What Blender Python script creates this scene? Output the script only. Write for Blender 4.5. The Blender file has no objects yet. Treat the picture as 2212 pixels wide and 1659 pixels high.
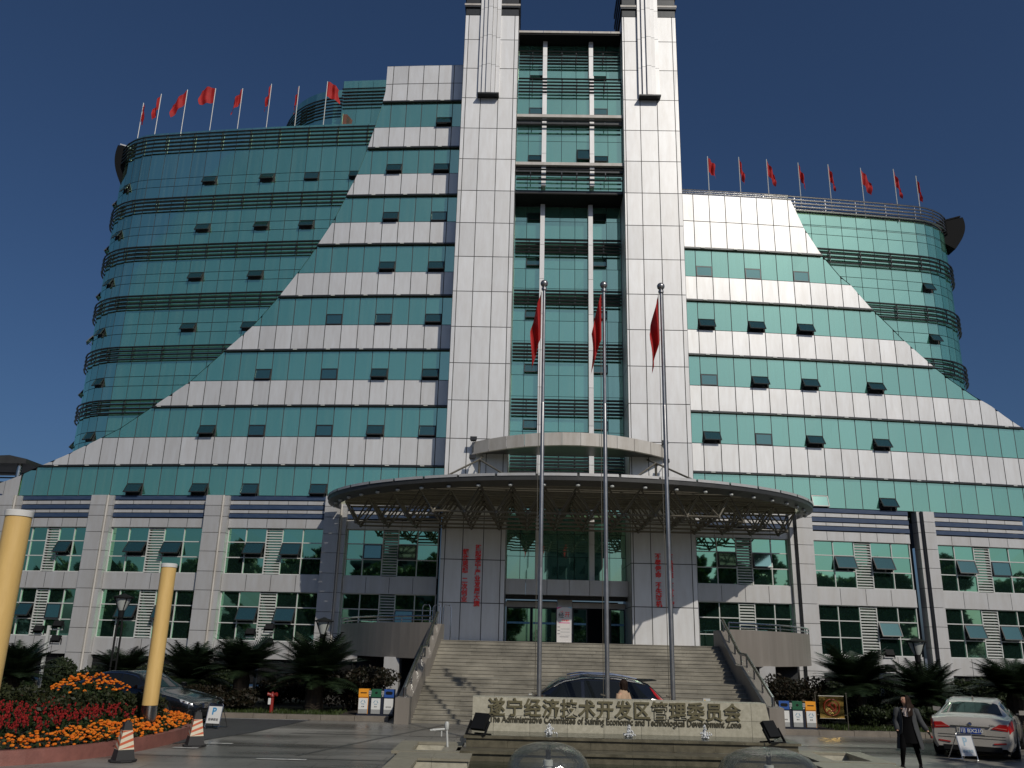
import bpy, math, random
from math import sin, cos, pi, radians as R, sqrt, atan2
from mathutils import Vector, Matrix

SC = bpy.context.scene
COL = SC.collection

# ------------------------------------------------------------------ camera, sky, sun, exposure
CAM_H, PITCH, ROLL = 2.3, R(17.0), R(1.4)
cam_data = bpy.data.cameras.new('camera')
cam_data.sensor_width = 36.0
cam_data.lens = 36.0 * 1838.0 / 2212.0
cam_data.clip_end = 2000.0
cam = bpy.data.objects.new('camera', cam_data)
COL.objects.link(cam)
cam.matrix_world = (Matrix.Translation((0, 0, CAM_H)) @ Matrix.Rotation(pi / 2 + PITCH, 4, 'X')
                    @ Matrix.Rotation(ROLL, 4, 'Z'))
SC.camera = cam

SUN_EL, SUN_AZ = R(38.0), R(28.0)          # azimuth to the right of straight behind the camera
SUN_DIR = Vector((sin(SUN_AZ) * cos(SUN_EL), -cos(SUN_AZ) * cos(SUN_EL), sin(SUN_EL)))
world = bpy.data.worlds.new('World')
SC.world = world
world.use_nodes = True
wn = world.node_tree
sky = wn.nodes.new('ShaderNodeTexSky')
sky.sky_type = 'NISHITA'
sky.sun_disc = False
sky.sun_elevation = SUN_EL
sky.sun_rotation = atan2(SUN_DIR.x, SUN_DIR.y)
sky.air_density = 1.0
sky.dust_density = 3.2
sky.ozone_density = 10.0
sky.altitude = 300.0
wn.nodes['Background'].inputs['Strength'].default_value = 0.058
wn.links.new(sky.outputs['Color'], wn.nodes['Background'].inputs['Color'])
sun_data = bpy.data.lights.new('sun', 'SUN')
sun_data.energy = 3.4
sun_data.angle = R(0.53)
sun_data.color = (1.0, 0.925, 0.81)
sun = bpy.data.objects.new('sun', sun_data)
COL.objects.link(sun)
sun.rotation_euler = SUN_DIR.to_track_quat('Z', 'Y').to_euler()
SC.view_settings.view_transform = 'Standard'
SC.view_settings.look = 'None'
SC.view_settings.exposure = -0.25
SC.view_settings.gamma = 1.0

rnd = random.Random(7)


# ------------------------------------------------------------------ materials
def new_mat(name):
    m = bpy.data.materials.new(name)
    m.use_nodes = True
    nt = m.node_tree
    return m, nt, nt.nodes['Principled BSDF']


def mat(name, col, rough=0.5, metal=0.0, spec=0.5, var=0.0, scale=4.0, col2=None, bump=0.0, bump_scale=30.0,
        stretch=(1, 1, 1), island=0.0, coat=0.0, subsurf=0.0):
    m, nt, b = new_mat(name)
    N, L = nt.nodes, nt.links
    b.inputs['Roughness'].default_value = rough
    b.inputs['Metallic'].default_value = metal
    b.inputs['Specular IOR Level'].default_value = spec
    b.inputs['Coat Weight'].default_value = coat
    b.inputs['Coat Roughness'].default_value = 0.058
    c = (*col, 1)
    b.inputs['Base Color'].default_value = c
    tc = N.new('ShaderNodeTexCoord')
    mp = N.new('ShaderNodeMapping')
    mp.inputs['Scale'].default_value = stretch
    L.new(tc.outputs['Object'], mp.inputs['Vector'])
    last = None
    if var or col2:
        nz = N.new('ShaderNodeTexNoise')
        nz.inputs['Scale'].default_value = scale
        nz.inputs['Detail'].default_value = 6
        nz.inputs['Roughness'].default_value = 0.65
        L.new(mp.outputs['Vector'], nz.inputs['Vector'])
        rp = N.new('ShaderNodeMapRange')
        rp.inputs['From Min'].default_value = 0.3
        rp.inputs['From Max'].default_value = 0.7
        L.new(nz.outputs['Fac'], rp.inputs['Value'])
        mx = N.new('ShaderNodeMix')
        mx.data_type = 'RGBA'
        c2 = col2 if col2 else tuple(v * (1 - var) for v in col)
        mx.inputs['A'].default_value = c
        mx.inputs['B'].default_value = (*c2, 1)
        L.new(rp.outputs['Result'], mx.inputs['Factor'])
        last = mx.outputs['Result']
    if island:
        ge = N.new('ShaderNodeNewGeometry')
        mr = N.new('ShaderNodeMapRange')
        mr.inputs['To Min'].default_value = 1 - island
        mr.inputs['To Max'].default_value = 1 + island
        L.new(ge.outputs['Random Per Island'], mr.inputs['Value'])
        vm = N.new('ShaderNodeMix')
        vm.data_type = 'RGBA'
        vm.blend_type = 'MULTIPLY'
        vm.inputs['Factor'].default_value = 1.0
        if last:
            L.new(last, vm.inputs['A'])
        else:
            vm.inputs['A'].default_value = c
        L.new(mr.outputs['Result'], vm.inputs['B'])
        last = vm.outputs['Result']
    if last:
        L.new(last, b.inputs['Base Color'])
    if bump:
        n2 = N.new('ShaderNodeTexNoise')
        n2.inputs['Scale'].default_value = bump_scale
        n2.inputs['Detail'].default_value = 4
        L.new(mp.outputs['Vector'], n2.inputs['Vector'])
        bp = N.new('ShaderNodeBump')
        bp.inputs['Strength'].default_value = bump
        bp.inputs['Distance'].default_value = 0.02
        L.new(n2.outputs['Fac'], bp.inputs['Height'])
        L.new(bp.outputs['Normal'], b.inputs['Normal'])
    return m


def glass_mat(name, tint, body, fac, rough=0.02, island=0.12, streak=0.0):
    """coated facade glass: tinted mirror reflection over a dim body colour"""
    m, nt, b = new_mat(name)
    N, L = nt.nodes, nt.links
    N.remove(b)
    out = N['Material Output']
    gl = N.new('ShaderNodeBsdfGlossy')
    gl.inputs['Roughness'].default_value = rough
    df = N.new('ShaderNodeBsdfDiffuse')
    mix = N.new('ShaderNodeMixShader')
    lw = N.new('ShaderNodeLayerWeight')
    lw.inputs['Blend'].default_value = 0.35
    fr = N.new('ShaderNodeMapRange')
    fr.inputs['To Min'].default_value = fac
    fr.inputs['To Max'].default_value = 1.0
    L.new(lw.outputs['Fresnel'], fr.inputs['Value'])
    L.new(fr.outputs['Result'], mix.inputs['Fac'])
    ge = N.new('ShaderNodeNewGeometry')
    mr = N.new('ShaderNodeMapRange')
    mr.inputs['To Min'].default_value = 1 - island
    mr.inputs['To Max'].default_value = 1 + island
    L.new(ge.outputs['Random Per Island'], mr.inputs['Value'])
    for sh, c in ((gl, tint), (df, body)):
        mx = N.new('ShaderNodeMix')
        mx.data_type = 'RGBA'
        mx.blend_type = 'MULTIPLY'
        mx.inputs['Factor'].default_value = 1
        mx.inputs['A'].default_value = (*c, 1)
        L.new(mr.outputs['Result'], mx.inputs['B'])
        L.new(mx.outputs['Result'], sh.inputs['Color'])
    if streak:
        tc = N.new('ShaderNodeTexCoord')
        mp = N.new('ShaderNodeMapping')
        mp.inputs['Scale'].default_value = (2.5, 2.5, 0.12)
        L.new(tc.outputs['Object'], mp.inputs['Vector'])
        nz = N.new('ShaderNodeTexNoise')
        nz.inputs['Scale'].default_value = 2.2
        nz.inputs['Detail'].default_value = 5
        L.new(mp.outputs['Vector'], nz.inputs['Vector'])
        r2 = N.new('ShaderNodeMapRange')
        r2.inputs['From Min'].default_value = 0.45
        r2.inputs['From Max'].default_value = 0.75
        r2.inputs['To Max'].default_value = streak
        L.new(nz.outputs['Fac'], r2.inputs['Value'])
        dd = N.new('ShaderNodeBsdfDiffuse')
        dd.inputs['Color'].default_value = (0.28, 0.42, 0.38, 1)
        m2 = N.new('ShaderNodeMixShader')
        L.new(r2.outputs['Result'], m2.inputs['Fac'])
        L.new(mix.outputs['Shader'], m2.inputs[1])
        L.new(dd.outputs['BSDF'], m2.inputs[2])
        fin = m2
    else:
        fin = mix
    L.new(gl.outputs['BSDF'], mix.inputs[2])
    L.new(df.outputs['BSDF'], mix.inputs[1])
    L.new(fin.outputs['Shader'], out.inputs['Surface'])
    return m


M = {}
M['panel'] = mat('white aluminium panel', (0.615, 0.625, 0.635), rough=0.48, metal=0.36, spec=0.4, col2=(0.54, 0.535, 0.53), scale=2.3,
                 stretch=(1.6, 1.6, 0.3), island=0.075, bump=0.012, bump_scale=3.0)
M['stone'] = mat('pinkish grey granite', (0.48, 0.485, 0.49), rough=0.46, metal=0.32, spec=0.5, col2=(0.42, 0.41, 0.395), scale=2.0,
                 stretch=(1.4, 1.4, 0.3), island=0.06)
M['joint'] = mat('dark joint', (0.05, 0.05, 0.05), rough=0.8)
M['glass'] = glass_mat('teal curtain glass', (0.67, 1.0, 0.71), (0.06, 0.21, 0.165), 0.61, streak=0.09, island=0.06)
M['pane'] = glass_mat('teal window glass', (0.50, 0.95, 0.66), (0.012, 0.03, 0.025), 0.66, island=0.15)
M['sash'] = glass_mat('sash glass', (0.34, 0.56, 0.47), (0.018, 0.05, 0.044), 0.5, rough=0.09)
M['darkmetal'] = mat('dark bronze metal', (0.055, 0.058, 0.06), rough=0.35, metal=0.6, var=0.3, scale=8)
M['louver'] = mat('steel louver tube', (0.085, 0.09, 0.09), rough=0.3, metal=0.85, var=0.3, scale=5)
M['blue'] = mat('blue painted channel', (0.022, 0.042, 0.095), rough=0.4, col2=(0.045, 0.07, 0.12), scale=3, stretch=(1, 1, 3))
M['frame'] = mat('white window frame', (0.46, 0.475, 0.46), rough=0.4)
M['black'] = mat('near black recess', (0.007, 0.0075, 0.008), rough=0.7, spec=0.2)
M['interior'] = mat('dim interior', (0.03, 0.032, 0.034), rough=0.9)
M['steel'] = mat('brushed stainless steel', (0.55, 0.55, 0.54), rough=0.2, metal=1.0, var=0.25, scale=6, stretch=(1, 1, 0.2))
M['pole'] = mat('worn steel pole', (0.36, 0.36, 0.36), rough=0.33, metal=0.8, var=0.3, scale=4)
M['truss'] = mat('grey painted tube', (0.115, 0.104, 0.082), rough=0.45, metal=0.2, var=0.3, scale=6)
M['canopy'] = mat('canopy fascia panel', (0.05, 0.05, 0.047), rough=0.4, metal=0.2, var=0.3, scale=2, island=0.05)
M['fascia'] = mat('grey fascia panel', (0.52, 0.50, 0.47), rough=0.45, col2=(0.38, 0.35, 0.31), scale=1.6, stretch=(1.5, 1.5, .3))
M['darkclad'] = mat('dark matt cladding', (0.008, 0.0085, 0.009), rough=0.8, spec=0.1)
M['redletter'] = mat('red letters', (0.78, 0.035, 0.03), rough=0.4)


# ------------------------------------------------------------------ mesh building
class MB:
    def __init__(s, xf=None):
        s.v, s.f, s.xf = [], [], xf

    def pt(s, p):
        s.v.append(tuple(s.xf(*p)) if s.xf else tuple(p))
        return len(s.v) - 1

    def face(s, pts):
        s.f.append([s.pt(p) for p in pts])

    def box(s, x0, x1, y0, y1, z0, z1):
        i = [s.pt((x, y, z)) for x in (x0, x1) for y in (y0, y1) for z in (z0, z1)]
        for q in ((0, 1, 3, 2), (4, 6, 7, 5), (0, 4, 5, 1), (2, 3, 7, 6), (0, 2, 6, 4), (1, 5, 7, 3)):
            s.f.append([i[k] for k in q])

    def hexa(s, a, b):
        """two quads a (4 pts) and b (4 pts) joined to a solid"""
        i = [s.pt(p) for p in a] + [s.pt(p) for p in b]
        s.f += [[i[3], i[2], i[1], i[0]], [i[4], i[5], i[6], i[7]]]
        for k in range(4):
            j = (k + 1) % 4
            s.f.append([i[k], i[j], i[j + 4], i[k + 4]])

    def bar(s, p, q, w, h, up=(0, 0, 1)):
        p, q = Vector(p), Vector(q)
        d = (q - p).normalized()
        u = Vector(up)
        a = d.cross(u)
        if a.length < 1e-4:
            a = d.cross(Vector((1, 0, 0)))
        a.normalize()
        u = a.cross(d)
        A, U = a * w / 2, u * h / 2
        s.hexa([p - A - U, p + A - U, p + A + U, p - A + U], [q - A - U, q + A - U, q + A + U, q - A + U])

    def tube(s, pts, r, n=8, cap=True):
        pts = [Vector(p) for p in pts]
        rings = []
        rr = r if isinstance(r, (list, tuple)) else [r] * len(pts)
        ref = None
        for k, p in enumerate(pts):
            d = (pts[min(k + 1, len(pts) - 1)] - pts[max(k - 1, 0)]).normalized()
            if ref is None:
                ref = Vector((0, 0, 1)) if abs(d.z) < 0.9 else Vector((1, 0, 0))
            a = d.cross(ref).normalized()
            b = a.cross(d)
            rings.append([s.pt(p + (a * cos(2 * pi * j / n) + b * sin(2 * pi * j / n)) * rr[k]) for j in range(n)])
        for k in range(len(rings) - 1):
            for j in range(n):
                s.f.append([rings[k][j], rings[k][(j + 1) % n], rings[k + 1][(j + 1) % n], rings[k + 1][j]])
        if cap:
            s.f.append(list(reversed(rings[0])))
            s.f.append(rings[-1])

    def lathe(s, prof, c=(0, 0, 0), n=16, cap=True):
        rings = [[s.pt((c[0] + r * cos(2 * pi * j / n), c[1] + r * sin(2 * pi * j / n), c[2] + z)) for j in range(n)] for r, z in prof]
        for k in range(len(rings) - 1):
            for j in range(n):
                s.f.append([rings[k][j], rings[k][(j + 1) % n], rings[k + 1][(j + 1) % n], rings[k + 1][j]])
        if cap:
            s.f.append(list(reversed(rings[0])))
            s.f.append(rings[-1])

    def grid(s, fn, nu, nv):
        ids = [[s.pt(fn(i / nu, j / nv)) for j in range(nv + 1)] for i in range(nu + 1)]
        for i in range(nu):
            for j in range(nv):
                s.f.append([ids[i][j], ids[i + 1][j], ids[i + 1][j + 1], ids[i][j + 1]])

    def prism(s, poly, fn):
        """poly: 2D points; fn(a, b, side) -> 3D point, side 0 / 1"""
        a = [s.pt(fn(x, y, 0)) for x, y in poly]
        b = [s.pt(fn(x, y, 1)) for x, y in poly]
        n = len(poly)
        s.f.append(list(reversed(a)))
        s.f.append(b)
        for k in range(n):
            s.f.append([a[k], a[(k + 1) % n], b[(k + 1) % n], b[k]])

    def build(s, name, m, parent=None, smooth=False, loc=None, fix=True):
        me = bpy.data.meshes.new(name)
        me.from_pydata(s.v, [], s.f)
        if fix and len(s.f) < 60000:
            import bmesh
            bm = bmesh.new()
            bm.from_mesh(me)
            bmesh.ops.recalc_face_normals(bm, faces=bm.faces)
            bm.to_mesh(me)
            bm.free()
        if smooth:
            for p in me.polygons:
                p.use_smooth = True
            if smooth != 'all':
                try:
                    me.set_sharp_from_angle(angle=R(40))
                except Exception:
                    pass
        ms = m if isinstance(m, (list, tuple)) else [m]
        for mm in ms:
            me.materials.append(M[mm] if isinstance(mm, str) else mm)
        o = bpy.data.objects.new(name, me)
        COL.objects.link(o)
        if parent:
            o.parent = parent
        if loc:
            o.location = loc
        return o


def tag(o, label=None, cat=None, group=None, kind=None):
    if label:
        o['label'] = label
    if cat:
        o['category'] = cat
    if group:
        o['group'] = group
    if kind:
        o['kind'] = kind
    return o


def empty(name, loc=(0, 0, 0), rz=0.0, label=None, cat=None, group=None):
    o = bpy.data.objects.new(name, None)
    o.empty_display_size = 0.3
    COL.objects.link(o)
    o.location = loc
    o.rotation_euler = (0, 0, rz)
    return tag(o, label, cat, group)


def copy_tree(o, parent=None):
    c = o.copy()
    COL.objects.link(c)
    c.parent = parent
    for ch in list(o.children):
        copy_tree(ch, c)
    return c


def text_mb(body, size, depth, place, bold=0.0, align='CENTER', spacing=1.0, xscale=1.0):
    """writing as solid letters; place(x, y, d) maps the text plane into the scene"""
    cu = bpy.data.curves.new('txt', 'FONT')
    cu.body = body
    cu.size = size
    cu.align_x = align
    cu.align_y = 'CENTER'
    cu.extrude = depth / 2
    cu.offset = bold
    cu.space_character = spacing
    cu.resolution_u = 3
    o = bpy.data.objects.new('txt', cu)
    COL.objects.link(o)
    dg = bpy.context.evaluated_depsgraph_get()
    me = bpy.data.meshes.new_from_object(o.evaluated_get(dg))
    mb = MB()
    mb.v = [tuple(place(v.co.x * xscale, v.co.y, v.co.z + depth / 2)) for v in me.vertices]
    mb.f = [list(p.vertices) for p in me.polygons]
    bpy.data.objects.remove(o)
    bpy.data.curves.remove(cu)
    bpy.data.meshes.remove(me)
    return mb

# ------------------------------------------------------------------ ground, roads
def ground_mat():
    m, nt, b = new_mat('granite paving')
    N, L = nt.nodes, nt.links
    tc = N.new('ShaderNodeTexCoord')
    br = N.new('ShaderNodeTexBrick')
    br.inputs['Scale'].default_value = 1.0
    br.inputs['Brick Width'].default_value = 1.2
    br.inputs['Row Height'].default_value = 0.6
    br.inputs['Mortar Size'].default_value = 0.008
    br.inputs['Color1'].default_value = (0.135, 0.13, 0.118, 1)
    br.inputs['Color2'].default_value = (0.165, 0.158, 0.142, 1)
    br.inputs['Mortar'].default_value = (0.05, 0.05, 0.046, 1)
    L.new(tc.outputs['Object'], br.inputs['Vector'])
    nz = N.new('ShaderNodeTexNoise')
    nz.inputs['Scale'].default_value = 0.35
    nz.inputs['Detail'].default_value = 8
    mp = N.new('ShaderNodeMapping')
    mp.inputs['Scale'].default_value = (0.35, 1.6, 1)
    L.new(tc.outputs['Object'], mp.inputs['Vector'])
    L.new(mp.outputs['Vector'], nz.inputs['Vector'])
    rg = N.new('ShaderNodeMapRange')
    rg.inputs['From Min'].default_value = 0.35
    rg.inputs['From Max'].default_value = 0.65
    rg.inputs['To Min'].default_value = 0.55
    rg.inputs['To Max'].default_value = 1.65
    L.new(nz.outputs['Fac'], rg.inputs['Value'])
    mx = N.new('ShaderNodeMix')
    mx.data_type = 'RGBA'
    mx.blend_type = 'MULTIPLY'
    mx.inputs['Factor'].default_value = 1
    L.new(br.outputs['Color'], mx.inputs['A'])
    L.new(rg.outputs['Result'], mx.inputs['B'])
    L.new(mx.outputs['Result'], b.inputs['Base Color'])
    rr = N.new('ShaderNodeMapRange')
    rr.inputs['From Min'].default_value = 0.35
    rr.inputs['From Max'].default_value = 0.65
    rr.inputs['To Min'].default_value = 0.22
    rr.inputs['To Max'].default_value = 0.5
    L.new(nz.outputs['Fac'], rr.inputs['Value'])
    L.new(rr.outputs['Result'], b.inputs['Roughness'])
    n2 = N.new('ShaderNodeTexNoise')
    n2.inputs['Scale'].default_value = 18
    L.new(tc.outputs['Object'], n2.inputs['Vector'])
    bp = N.new('ShaderNodeBump')
    bp.inputs['Strength'].default_value = 0.12
    bp.inputs['Distance'].default_value = 0.02
    L.new(n2.outputs['Fac'], bp.inputs['Height'])
    L.new(bp.outputs['Normal'], b.inputs['Normal'])
    return m


M['paving'] = ground_mat()
M['darkband'] = mat('dark ground strip', (0.075, 0.074, 0.07), rough=0.35, var=0.3, scale=3)
M['asphalt'] = mat('asphalt', (0.042, 0.043, 0.045), rough=0.75, var=0.35, scale=2.5, bump=0.3, bump_scale=60)
M['whiteline'] = mat('worn white paint', (0.55, 0.55, 0.52), rough=0.6, col2=(0.25, 0.25, 0.24), scale=6)
M['kerb'] = mat('stone kerb', (0.19, 0.165, 0.135), rough=0.6, var=0.35, scale=3, bump=0.2)
M['redkerb'] = mat('red granite kerb', (0.24, 0.095, 0.075), rough=0.5, var=0.4, scale=3, bump=0.15)
M['soil'] = mat('dark soil', (0.035, 0.028, 0.02), rough=0.9, var=0.4, scale=5, bump=0.5)

g = MB()
g.face([(-500, -500, 0), (500, -500, 0), (500, 500, 0), (-500, 500, 0)])
tag(g.build('ground', 'paving'), kind='structure')
b_ = MB()  # thin dark strips laid flat on the paving
for y, x0, x1 in ((20.6, -7.0, 2.0), (18.6, -7.4, -1.9), (23.4, -5.4, 14)):
    b_.face([(x0, y - .05, .004), (x1, y - .05 - .01 * (x1 - x0), .004), (x1, y + .05 - .01 * (x1 - x0), .004), (x0, y + .05, .004)])
b_.face([(-4.3, 19.0, .0045), (-4.2, 19.0, .0045), (-1.7, 26.6, .0045), (-1.8, 26.6, .0045)])
tag(b_.build('ground_strip', 'darkband'), kind='structure')
a_ = MB()
a_.face([(-60, 20.0, .008), (-7.3, 20.6, .008), (-6.9, 21.5, .008), (-6.35, 23.3, .008), (-5.75, 27.22, .008), (-60, 27.22, .008)])
tag(a_.build('road', 'asphalt'), kind='structure')
l_ = MB()
l_.face([(-60, 27.0, .012), (-5.8, 27.0, .012), (-5.8, 27.1, .012), (-60, 27.1, .012)])
for x0, y0, w in ((-4.9, 18.3, 1.0), (-7.1, 19.75, .55), (-6.6, 20.7, .5)):
    l_.face([(x0, y0, .0126), (x0 + w, y0 - .02, .0126), (x0 + w, y0 + .14, .0126), (x0, y0 + .12, .0126)])
tag(l_.build('road_marking', 'whiteline'), kind='structure')
k_ = MB()


def kerb_run(mb, x0, x1, y0, y1, h):
    n = max(1, int((x1 - x0) / 1.0))
    for i in range(n):
        a, b = x0 + (x1 - x0) * i / n, x0 + (x1 - x0) * (i + 1) / n
        mb.box(a + .006, b - .006, y0 + rnd.uniform(-.008, .008), y1, -.02, h + rnd.uniform(-.006, .006))


kerb_run(k_, -60, -3.45, 27.25, 27.45, .14)
kerb_run(k_, 8.05, 60, 26.25, 26.45, .14)
tag(k_.build('kerb', 'kerb'), kind='structure')
s_ = MB()
s_.box(-60, -3.5, 27.45, 41.5, 0, .11)
s_.box(8.1, 60, 26.45, 41.5, 0, .11)
tag(s_.build('planting_bed', 'soil'), kind='structure')

# ------------------------------------------------------------------ the office building
BLD = empty('office_building', (2.95, 42.0, 0), -R(1.0),
            'broad office building with stepped white and teal glass wings and two tall white piers', 'office building')


class Wing:
    """gently bowed wing facade: L metres along it, z up, out metres in front"""

    def __init__(s, u0, v0, a0, rad, sgn):
        s.u0, s.v0, s.a, s.k, s.sgn = u0, v0, R(a0), 1.0 / rad, sgn

    def pv(s, L, out=0.0):
        t = s.a + L * s.k
        u = s.u0 + s.sgn * (sin(t) - sin(s.a)) / s.k
        v = s.v0 - (cos(s.a) - cos(t)) / s.k
        return u + s.sgn * sin(t) * out, v + cos(t) * out

    def m(s, L, z, out=0.0):
        u, v = s.pv(L, out)
        return (u, -v, z)


LW, RW = Wing(-6.2, -1.5, 2.0, 180.0, -1), Wing(6.2, -1.5, 3.5, 170.0, 1)
PW = 0.926
BB = [11.1, 14.35, 17.53, 20.70, 23.85, 26.95, 30.08, 33.22]       # bottoms of the white bands
TT = [12.60, 15.76, 18.94, 22.10, 25.22, 28.34, 31.46]             # tops of the white bands
EDGE = {
    'L': [(9.4, 24.0), (10.65, 23.73), (11.0, 22.92), (11.63, 21.34), (12.46, 19.62), (13.1, 18.35), (13.92, 17.17),
          (15.66, 14.68), (17.04, 13.28), (18.83, 11.45), (20.8, 9.95), (22.0, 9.16), (23.18, 8.44), (25.14, 7.39),
          (26.35, 6.9), (28.27, 6.15), (30.05, 5.65), (31.42, 5.33), (32.98, 4.99), (33.98, 4.83), (36, 4.83)],
    'R': [(9.4, 25.5), (11.5, 24.6), (12.3, 23.0), (13.1, 21.3), (14.27, 19.16), (14.89, 18.16), (15.5, 17.3), (15.95, 16.42), (16.89, 15.02),
          (17.71, 13.99), (19.03, 12.54), (19.7, 11.94), (20.79, 10.85), (22.15, 9.76), (22.62, 9.21), (23.95, 8.18),
          (25.52, 7.31), (27.3, 6.65)]}


def edge(side, z):
    e = EDGE[side]
    if z <= e[0][0]:
        return e[0][1]
    for (z0, l0), (z1, l1) in zip(e, e[1:]):
        if z <= z1:
            return l0 + (l1 - l0) * (z - z0) / (z1 - z0)
    return e[-1][1]


def wbox(mb, W, L0, L1, z0, z1, o0, o1, step=1.5):
    n = max(1, int(math.ceil((L1 - L0) / step)))
    for i in range(n):
        a, b = L0 + (L1 - L0) * i / n, L0 + (L1 - L0) * (i + 1) / n
        mb.hexa([W.m(a, z0, o0), W.m(b, z0, o0), W.m(b, z1, o0), W.m(a, z1, o0)],
                [W.m(a, z0, o1), W.m(b, z0, o1), W.m(b, z1, o1), W.m(a, z1, o1)])


def panels(mb, W, side, seams, z0, z1, out, gap=.021, jit=.0, lmin=0.0, skip=()):
    """flat cladding / glass panels between seams, cut by the sloping screen edge"""
    for k, (a, b) in enumerate(zip(seams, seams[1:])):
        a, b = max(a, lmin), b
        if b - a < .05 or k in skip:
            continue
        o = [out + rnd.uniform(-jit, jit) for _ in range(4)]
        e0, e1 = (edge(side, z0), edge(side, z1)) if side else (1e9, 1e9)
        if min(e0, e1) >= b:
            mb.face([W.m(a + gap, z0 + gap, o[0]), W.m(b - gap, z0 + gap, o[1]), W.m(b - gap, z1 - gap, o[2]), W.m(a + gap, z1 - gap, o[3])])
        else:
            n = 10
            left, right = [], []
            for i in range(n + 1):
                z = z0 + gap + (z1 - z0 - 2 * gap) * i / n
                r = min(b - gap, edge(side, z))
                if r > a + gap + .01:
                    right.append((r, z))
            if len(right) < 2:
                continue
            poly = [(a + gap, right[0][1])] + right + [(a + gap, right[-1][1])]
            mb.face([W.m(l, z, out) for l, z in poly])


def seam_list(off, lo, hi):
    r = [lo]
    k = 0
    while off + PW * k < hi + .01:
        if off + PW * k > lo + .03:
            r.append(off + PW * k)
        k += 1
    r.append(hi)
    return r


# sashes that stand open in the glass bands: band -> (column, opening angle in degrees)
SASH = {
    'L': {0: [(17, 33), (13, 33), (10, 20), (6, 24)], 1: [(13, 30), (10, 8), (6, 1), (3, 24), (0, 16)],
          2: [(10, 10), (6, 1), (3, 26), (0, 26)], 3: [(6, 1), (3, 12), (0, 22)], 4: [(3, 24), (0, 24)],
          5: [(3, 22), (0, 8)], 6: [(3, 24), (0, 24)], 7: [(0, 26)]},
    'R': {0: [(7, 15.0), (11, 34)], 1: [(1, 32), (4, 1), (7, 34), (11, 34)], 2: [(1, 1), (4, 32), (7, 32), (11, 34)],
          3: [(1, 30), (4, 30), (7, 30)], 4: [(1, 1), (4, 1), (7, 1)]}}


def awning(W, L0, L1, zt, h, ang, out, parent, frame='darkmetal', glass='sash'):
    """top-hung sash swung outwards: frame object with its pane as a sub-part"""
    a = R(ang)
    fb = MB()
    dz, do = -h * cos(a), h * sin(a)

    def p(l, t, n):          # l along, t 0..1 down the sash, n normal offset
        return W.m(l, zt + dz * t + n * sin(a), out + do * t + n * cos(a))
    w = .045
    for (la, lb, ta, tb) in ((L0, L1, 0, w / h), (L0, L1, 1 - w / h, 1), (L0, L0 + w, w / h, 1 - w / h), (L1 - w, L1, w / h, 1 - w / h)):
        fb.hexa([p(la, ta, -.01), p(lb, ta, -.01), p(lb, tb, -.01), p(la, tb, -.01)],
                [p(la, ta, .035), p(lb, ta, .035), p(lb, tb, .035), p(la, tb, .035)])
    if ang > 5:                # stay arms from the sides back to the frame
        for l in (L0 + .02, L1 - .02):
            fb.bar(p(l, .75, 0), W.m(l, zt - h * .95, out - .02), .02, .02)
    fo = fb.build('awning_window', frame, parent)
    gb = MB()
    gb.hexa([p(L0 + w, w / h, 0), p(L1 - w, w / h, 0), p(L1 - w, 1 - w / h, 0), p(L0 + w, 1 - w / h, 0)],
            [p(L0 + w, w / h, .02), p(L1 - w, w / h, .02), p(L1 - w, 1 - w / h, .02), p(L0 + w, 1 - w / h, .02)])
    gb.build('pane', glass, fo)
    return fo


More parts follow.
